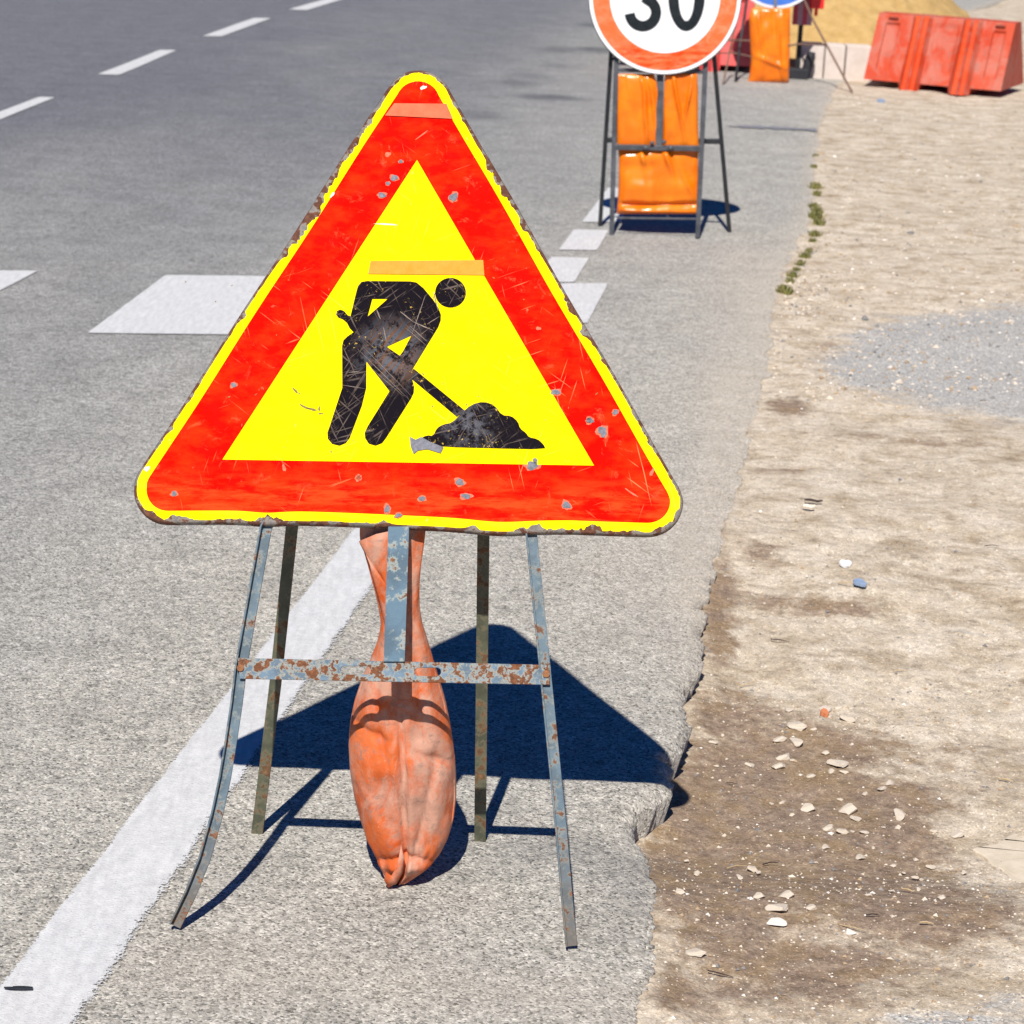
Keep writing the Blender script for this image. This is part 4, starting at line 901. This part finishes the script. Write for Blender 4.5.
def build_small():
    st = [(478, 310, 45), (432, 342, 33), (477, 347, 38), (518, 315, 20), (432, 405, 38), (362, 401, 22), (445, 383, 34), (466, 388, 14), (280, 403, 13), (300, 404, 10), (307, 385, 9), (296, 328, 13), (455, 268, 22), (578, 262, 22), (600, 292, 38), (545, 268, 30), (556, 283, 16),
          (505, 508, 40), (600, 513, 56), (618, 531, 26), (553, 553, 28), (588, 563, 30), (637, 563, 22), (725, 523, 36), (686, 551, 12), (720, 551, 18), (414, 493, 13), (440, 490, 14), (808, 560, 20), (862, 571, 32), (630, 625, 30), (523, 635, 12), (708, 644, 20), (800, 647, 22), (235, 662, 20),
          (370, 653, 26), (382, 660, 14), (338, 671, 20), (386, 718, 30), (452, 717, 44), (430, 750, 50), (510, 745, 32), (233, 856, 46), (205, 535, 17), (880, 660, 16), (706, 705, 18), (826, 720, 22), (575, 400, 48), (560, 415, 20), (590, 418, 22), (508, 428, 22), (546, 600, 25), (195, 708, 28), (238, 310, 14),
          (275, 345, 20), (640, 470, 18), (580, 483, 14), (680, 460, 26), (700, 445, 22), (465, 521, 16), (545, 372, 24), (610, 560, 10), (660, 600, 12), (735, 660, 10), (760, 672, 18), (770, 700, 14), (650, 715, 20), (300, 570, 14), (365, 610, 8), (210, 630, 14)]
    meshes = []
    for i in range(7):
        me = stone_mesh(i + 3); me.materials.append(MAT['stone']); meshes.append(me)
    g = 'small pale stones scattered on the brown dirt'
    for i, (x, y, w_) in enumerate(st):
        p = on_dirt(600 + x * .414, 600 + y * .414); s = w_ * .414 / F * np.linalg.norm(p - CAM) / 2 * 1.08
        rr = random.Random(i); o = bpy.data.objects.new('stone', meshes[i % 7]); COL.objects.link(o); s *= 1.15; o.location = (p[0], p[1], p[2] + s * .04)
        o.scale = (s, s * rr.uniform(.8, 1.25), s * rr.uniform(.55, .8)); o.rotation_euler = (rr.uniform(-.15, .15), rr.uniform(-.15, .15), rr.uniform(-.5, .5))
        tag(o, 'small pale rounded stone lying on the brown dirt beside the broken asphalt edge', 'stone', g)
    # two marked ones
    for (x, y, w_, lab) in [(423, 781, 62, 'flat white oval stone, largest one below the stone scatter'), (603, 802, 36, 'thin white sliver of stone right of the flat oval one')]:
        p = on_dirt(600 + x * .414, 600 + y * .414); s = w_ * .414 / F * np.linalg.norm(p - CAM) / 2
        me = stone_mesh(x); me.materials.append(MAT['stone_white']); o = bpy.data.objects.new('flat_stone', me); COL.objects.link(o); o.location = (p[0], p[1], p[2]); o.scale = (s, s * .9, s * .35); tag(o, lab, 'stone')
    # grit: thousands of crumbs, one object
    N = 11000; V = []; Fc = []; MI = []
    tet = np.array([(1, 0, 0), (-.5, .87, 0), (-.5, -.87, 0), (0, 0, .9), (.1, .3, -.6)]); tf = [(0, 1, 3), (1, 2, 3), (2, 0, 3), (1, 0, 4), (2, 1, 4), (0, 2, 4)]
    cnt = 0
    while cnt < N:
        k = RNG.random()
        if k < .30: px = RNG.uniform(650, 1030); py = RNG.uniform(640, 1024)
        elif k < .50: px = RNG.uniform(700, 1030); py = RNG.uniform(420, 700)
        elif k < .58: px = RNG.normal(800, 18); py = RNG.uniform(90, 320)
        else: px = RNG.uniform(770, 1030); py = RNG.uniform(95, 420)
        p = G(px, py); d = p[0] - xedge(p[1])
        if d < .012: continue
        if fbm(p[0] * 3, p[1] * 3, 77, 3) < .42 and RNG.random() < .7: continue
        z = zshoulder(p[0], p[1]); s = RNG.lognormal(math.log(.0016), .52) * (1 if py > 400 else 2.2); s = min(s, .007 if py > 400 else .020)
        a = RNG.uniform(0, 6.28); c, s_ = math.cos(a), math.sin(a); q = tet * (1 + RNG.uniform(-.3, .3, (5, 3))) * s; q[:, 2] *= .7
        q = np.stack([q[:, 0] * c - q[:, 1] * s_, q[:, 0] * s_ + q[:, 1] * c, q[:, 2]], -1) + [p[0], p[1], z + s * .15]
        b_ = len(V); V += [tuple(x) for x in q]; Fc += [tuple(i + b_ for i in f) for f in tf]; MI += [int(RNG.choice(4, p=[.42, .28, .2, .10]))] * 6; cnt += 1
    o = link('grit', mesh('grit', V, Fc, MI), [MAT['stone'], MAT['grit_tan'], MAT['grit_grey'], MAT['stone_white']]); tag(o, kind='stuff', label='loose grit and crumbs of stone strewn over the dirt shoulder', cat='gravel')
    # weeds in the joint
    g = 'dry weeds in the asphalt joint'
    for i, (x, y, w_) in enumerate([(365, 235, 14), (365, 335, 30), (368, 430, 34), (362, 487, 30), (332, 553, 26), (292, 615, 26), (270, 665, 36), (380, 450, 18), (360, 270, 16), (368, 355, 20), (360, 395, 22), (372, 410, 26), (374, 448, 28), (355, 505, 20), (345, 535, 18), (318, 575, 22), (305, 595, 18), (284, 632, 22), (262, 650, 20)]):
        px, py = 700 + x * .3164, 80 + y * .3164; p = G(px, py + 2); sc = w_ * .3164 / F * p[1] / 2 * 1.25; mb = MB(); rr = random.Random(i)
        for b_ in range(150):
            a = rr.uniform(0, 6.28); r1 = rr.uniform(0, 1) * sc; x0, y0 = r1 * math.cos(a), r1 * math.sin(a) * 1.8; hgt = rr.uniform(.3, 1.) * sc * 1.3 + .01; tx = x0 + rr.gauss(0, .35) * sc; ty = y0 + rr.gauss(0, .35) * sc; wd = sc * .10 + .001; aa = rr.uniform(0, 3.14)
            dx, dy = wd * math.cos(aa), wd * math.sin(aa)
            mb.add([(x0 - dx, y0 - dy, 0), (x0 + dx, y0 + dy, 0), ((x0 + tx) / 2 + dx * .8, (y0 + ty) / 2 + dy * .8, hgt * .6), (tx, ty, hgt), ((x0 + tx) / 2 - dx * .8, (y0 + ty) / 2 - dy * .8, hgt * .6)], [(0, 1, 2, 3, 4)], rr.choice((0, 0, 1, 2)))
        o = mb.build('weed', [MAT['weed'], MAT['weed_dry'], MAT['weed_dark']], None, loc=(p[0], p[1], -.012))
        tag(o, 'small olive green weed tuft growing in the joint between asphalt and dirt', 'weed', g)
    # litter
    def litter(name, px, py, wpx, hpx, mt, lab, cat, hgt=.004, rot=0, kind='chip'):
        p = on_dirt(px, py); k = np.linalg.norm(p - CAM) / F; mb = MB(); rx = wpx * k / 2; ry = hpx * k / 2 * 3.2
        pts = chip(0, 0, rx, ry, 14, int(px)) if kind == 'chip' else None
        if kind == 'chip': mb.prism(pts, [], (0, 0, 0), (1, 0, 0), (0, 1, 0), (0, 0, 1), 0, hgt)
        else: mb.tube([(-rx, 0, ry * .3 + .003), (-rx * .3, .001, ry * .3 + .004), (rx * .4, -.002, ry * .3 + .003), (rx, .002, ry * .3 + .005)], [ry * .25, ry * .3, ry * .28, ry * .2], 8)
        o = mb.build(name, mt, None, loc=(p[0], p[1], p[2] + .004)); o.rotation_euler = (R(8), R(5), rot); tag(o, lab, cat)
    litter('twig', 813, 504.5, 18, 3, MAT['twig'], 'short dark twig lying on the pale dirt right of the sign', 'twig', kind='rod', rot=.05)
    litter('cigarette_end', 808, 511, 12, 4, MAT['butt'], 'whitish cigarette end beside the dark twig', 'cigarette end', kind='rod', rot=.1)
    litter('paper_scrap', 845, 566.5, 11, 5, MAT['white'], 'small white paper scrap on the dirt', 'litter', .006)
    litter('plastic_scrap', 859.5, 585.5, 14, 4, MAT['bluescrap'], 'small blue plastic scrap below the white paper scrap', 'litter', .006)
    litter('blue_fragment', 881, 102, 9, 3, MAT['bluescrap'], 'tiny blue fragment on the dirt in front of the ribbed barrier', 'litter', .008)
    litter('terracotta_chip', 824, 716.5, 7, 4, MAT['terracotta'], 'small orange brick chip among the pale stones', 'brick chip', .008)
    for i in range(16):
        rr = random.Random(i + 900); px = rr.uniform(720, 1010); py = rr.uniform(420, 980); p = on_dirt(px, py); L = rr.uniform(.006, .022); a = rr.uniform(-.6, .6); r_ = rr.uniform(.0006, .0014)
        mb = MB(); mb.tube([(-L, -L * a, .002), (0, L * a * .3, .004), (L, L * a, .002)], [r_, r_, r_ * .5], 5)
        o = mb.build('straw', MAT['straw' if i % 3 else 'twig'], None, loc=(p[0], p[1], p[2] + .003)); tag(o, 'short dry stalk lying on the dirt shoulder', 'dry stalk', 'dry stalks on the dirt')
    # pale slab at the right edge
    pts = [(972, 852), (990, 846), (1012, 838), (1045, 832), (1060, 868), (1040, 890), (1015, 884), (995, 868)]
    c = on_dirt(1010, 862); zb = c[2]; poly = [tuple((G(*p, zb) - c)[:2]) for p in pts]
    poly2 = []
    for i in range(len(poly)):
        a, b_ = np.array(poly[i]), np.array(poly[(i + 1) % len(poly)])
        for j in range(7): q = a + (b_ - a) * j / 7; poly2.append((float(q[0] + .004 * math.sin(q[1] * 90 + i)), float(q[1] + .004 * math.sin(q[0] * 80))))
    mb = MB(); mb.prism(poly2, [], (0, 0, 0), (1, 0, 0), (0, 1, 0), (0, 0, 1), -.02, .005); o = mb.build('concrete_slab', MAT['slab'], None, loc=tuple(c)); bevel(o, .004, 3)
    tag(o, 'pale flat piece of concrete half buried at the right picture edge', 'concrete slab')
    # dried leaf-like mark on the edge line
    for (px, py, wpx, rot, lab) in [(20, 990, 30, .05, 'thin dark crumpled sliver on the white edge line, bottom left'), ]:
        p = G(px, py, .004); k = np.linalg.norm(p - CAM) / F; mb = MB(); rx = wpx * k / 2
        mb.prism(chip(0, 0, rx * .9, .0035, 20, 5), [], (0, 0, 0), (1, 0, 0), (0, 1, 0), (0, 0, 1), .001, .0035); o = mb.build('dark_sliver', MAT['black_matte'], None, loc=(p[0], p[1], .005)); o.rotation_euler = (0, 0, rot); tag(o, lab, 'litter')
    # dark strip standing in for a cast shadow line on the asphalt
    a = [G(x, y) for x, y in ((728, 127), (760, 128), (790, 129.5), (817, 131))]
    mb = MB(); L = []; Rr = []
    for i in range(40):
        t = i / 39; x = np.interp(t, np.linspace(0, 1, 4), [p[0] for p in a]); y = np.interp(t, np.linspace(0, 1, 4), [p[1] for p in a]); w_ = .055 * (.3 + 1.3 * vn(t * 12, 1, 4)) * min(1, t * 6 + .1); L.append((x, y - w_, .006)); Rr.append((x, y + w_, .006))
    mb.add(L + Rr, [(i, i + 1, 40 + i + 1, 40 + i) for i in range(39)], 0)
    o = mb.build('shadow_strip', MAT['shadow_tone'], None, (1.35, 14.02, 0), loc=(1.35, 14.02, 0)); tag(o, 'thin dark strip standing for a shadow line on the asphalt right of the 30 sign', 'painted shadow')

# ------------------------------------------------------------------ material table
MAT = {}
MAT['asphalt'] = m_asphalt(); MAT['dirt'] = m_dirt(); MAT['line'] = m_paint_line()
MAT['yellow'] = m_film('yellow_film', (.98, .77, .002), (.93, .66, .006), (.45, .33, .05), .4, .5, (.93, .80, .25), (.95, .72, .01))
MAT['red'] = m_film('red_film', (.70, .003, .0008), (.74, .030, .003), (.90, .26, .10), .38, 1., (.88, .22, .12))
MAT['black'] = m_black()
MAT['rim'] = m_steel('worn_rim', (.14, .125, .115), .74, (.20, .17, .14), (.12, .048, .028), .65, 1.2)
MAT['chip'] = m_plain('bare_zinc', (.10, .105, .125), (.24, .24, .27), 160, .6, spec=.08)
MAT['scuff'] = m_plain('scuffed_film', (.60, .10, .05), (.66, .22, .13), 260, .6, spec=.04)
MAT['white_scuff'] = m_plain('pale_scuff', (.75, .66, .5), (.85, .78, .66), 150, .6, spec=.04)
MAT['nick'] = m_plain('dark_nick', (.12, .09, .03), (.25, .18, .05), 200, .7)
MAT['scratch'] = m_plain('pale_scratch', (.16, .12, .10), (.34, .28, .23), 300, .6, spec=.04)
MAT['tape_pink'] = m_plain('pink_tape', (.66, .12, .055), (.72, .17, .085), 60, .5, spec=.04)
MAT['tape_orange'] = m_plain('orange_tape', (.68, .26, .025), (.74, .32, .05), 60, .5, spec=.04)
MAT['leg_front'] = m_steel('painted_leg_steel', (.105, .155, .19), .42, (.19, .21, .20), (.17, .075, .038), .6, 1.3, (.125, .092, .062))
MAT['leg_rear'] = m_steel('olive_leg_steel', (.105, .11, .07), .50, (.15, .135, .085), (.16, .085, .04), .6, 1.2)
MAT['bar'] = m_steel('rusty_bar_steel', (.125, .19, .25), .62, (.28, .28, .24), (.17, .065, .027), .6, 1.9)
MAT['post'] = m_steel('post_steel', (.085, .150, .205), .34, (.28, .31, .28), (.17, .07, .03), .6, 1.)
MAT['rustonly'] = m_plain('rust', (.16, .06, .025), (.33, .14, .05), 200, .8)
MAT['bag_old'] = m_bag('weathered_orange_vinyl', (.50, .085, .018), (.60, .140, .040), (.50, .265, .185), 1., .6, .15, 1., .45)
MAT['bag_new'] = m_bag('glossy_orange_vinyl', (.78, .150, .002), (.84, .21, .004), (.9, .4, .15), 0, .26, .5, 1., .1)
MAT['rimdark'] = m_plain('dark_edge', (.05, .05, .05), (.10, .10, .10), 40, .5)
MAT['white'] = m_plain('white_sheeting', (.80, .80, .79), (.86, .86, .85), 20, .4, .05)
MAT['ring'] = m_film('faded_ring', (.84, .14, .045), (.87, .24, .12), (.9, .5, .35), .4, 1., (.9, .42, .3))
MAT['digit'] = m_plain('dark_figure', (.008, .011, .014), (.02, .026, .03), 40, .6, spec=.1)
MAT['blue'] = m_plain('blue_sheeting', (.05, .17, .60), (.07, .21, .68), 20, .4)
MAT['stand_grey'] = m_plain('grey_stand_steel', (.035, .037, .042), (.10, .105, .115), 25, .45)
MAT['stand_black'] = m_plain('black_stand_steel', (.012, .014, .017), (.03, .032, .036), 25, .5)
MAT['rod'] = m_plain('rusty_rod', (.12, .07, .05), (.22, .13, .09), 60, .7)
MAT['barrier'] = m_bag('orange_red_plastic', (.46, .046, .016), (.50, .075, .035), (.47, .155, .11), .85, .6, .12, .45)
MAT['barrier_clean'] = m_bag('clean_orange_plastic', (.56, .046, .006), (.60, .065, .010), (.58, .12, .05), .4, .5, .15, .45)
MAT['barrier_pink'] = m_bag('pinkish_red_plastic', (.62, .05, .05), (.66, .08, .075), (.62, .16, .14), .5, .55, .35, .45)
MAT['darkhole'] = m_plain('dark_slot', (.20, .03, .015), (.24, .04, .02), 40, .8)
MAT['kerb'] = m_plain('pale_kerb', (.56, .47, .41), (.68, .61, .55), 12, .85, .3, .004)
MAT['sand'] = m_plain('yellow_sand', (.40, .25, .085), (.54, .36, .145), 14, .95, .6, .02)
MAT['boardred'] = m_plain('board_red', (.45, .05, .08), (.6, .08, .12), 30, .6)
MAT['boardgrey'] = m_plain('board_grey', (.35, .22, .28), (.5, .35, .40), 30, .6)
MAT['redlamp'] = m_plain('red_lamp', (.75, .02, .02), (.85, .03, .03), 20, .3)
MAT['black_matte'] = m_plain('plain_black', (.012, .013, .017), (.03, .032, .038), 50, .7)
MAT['stone'] = m_plain('pale_stone', (.50, .41, .31), (.70, .62, .52), 60, .9, .5, .002)
MAT['stone_white'] = m_plain('white_stone', (.66, .60, .52), (.80, .76, .70), 60, .85, .4, .002)
MAT['grit_tan'] = m_plain('tan_grit', (.28, .19, .11), (.46, .34, .22), 90, .9)
MAT['grit_grey'] = m_plain('grey_grit', (.12, .115, .11), (.30, .29, .28), 90, .9)
MAT['weed'] = m_plain('weed_green', (.13, .14, .03), (.22, .21, .06), 60, .8)
MAT['weed_dry'] = m_plain('weed_dry', (.26, .22, .09), (.36, .30, .14), 60, .8)
MAT['weed_dark'] = m_plain('weed_dark', (.04, .05, .015), (.07, .08, .02), 60, .8)
MAT['twig'] = m_plain('twig', (.03, .02, .018), (.07, .045, .035), 60, .8)
MAT['straw'] = m_plain('straw', (.40, .28, .14), (.55, .42, .25), 60, .8)
MAT['butt'] = m_plain('butt', (.75, .62, .45), (.85, .78, .68), 60, .7)
MAT['bluescrap'] = m_plain('blue_scrap', (.18, .25, .38), (.28, .36, .48), 60, .5)
MAT['terracotta'] = m_plain('terracotta', (.5, .15, .06), (.6, .22, .10), 60, .8)
MAT['slab'] = m_plain('concrete_pale', (.50, .42, .31), (.64, .55, .43), 25, .9, .5, .004)
MAT['shadow_tone'] = m_plain('shadow_tone', (.15, .15, .17), (.24, .24, .26), 40, .7)

build_road(); build_ground(); build_markings(); build_triangle_sign(); build_hanging_bag(); build_round_sign(); build_blue_sign(); build_barrier(); build_background(); build_small()
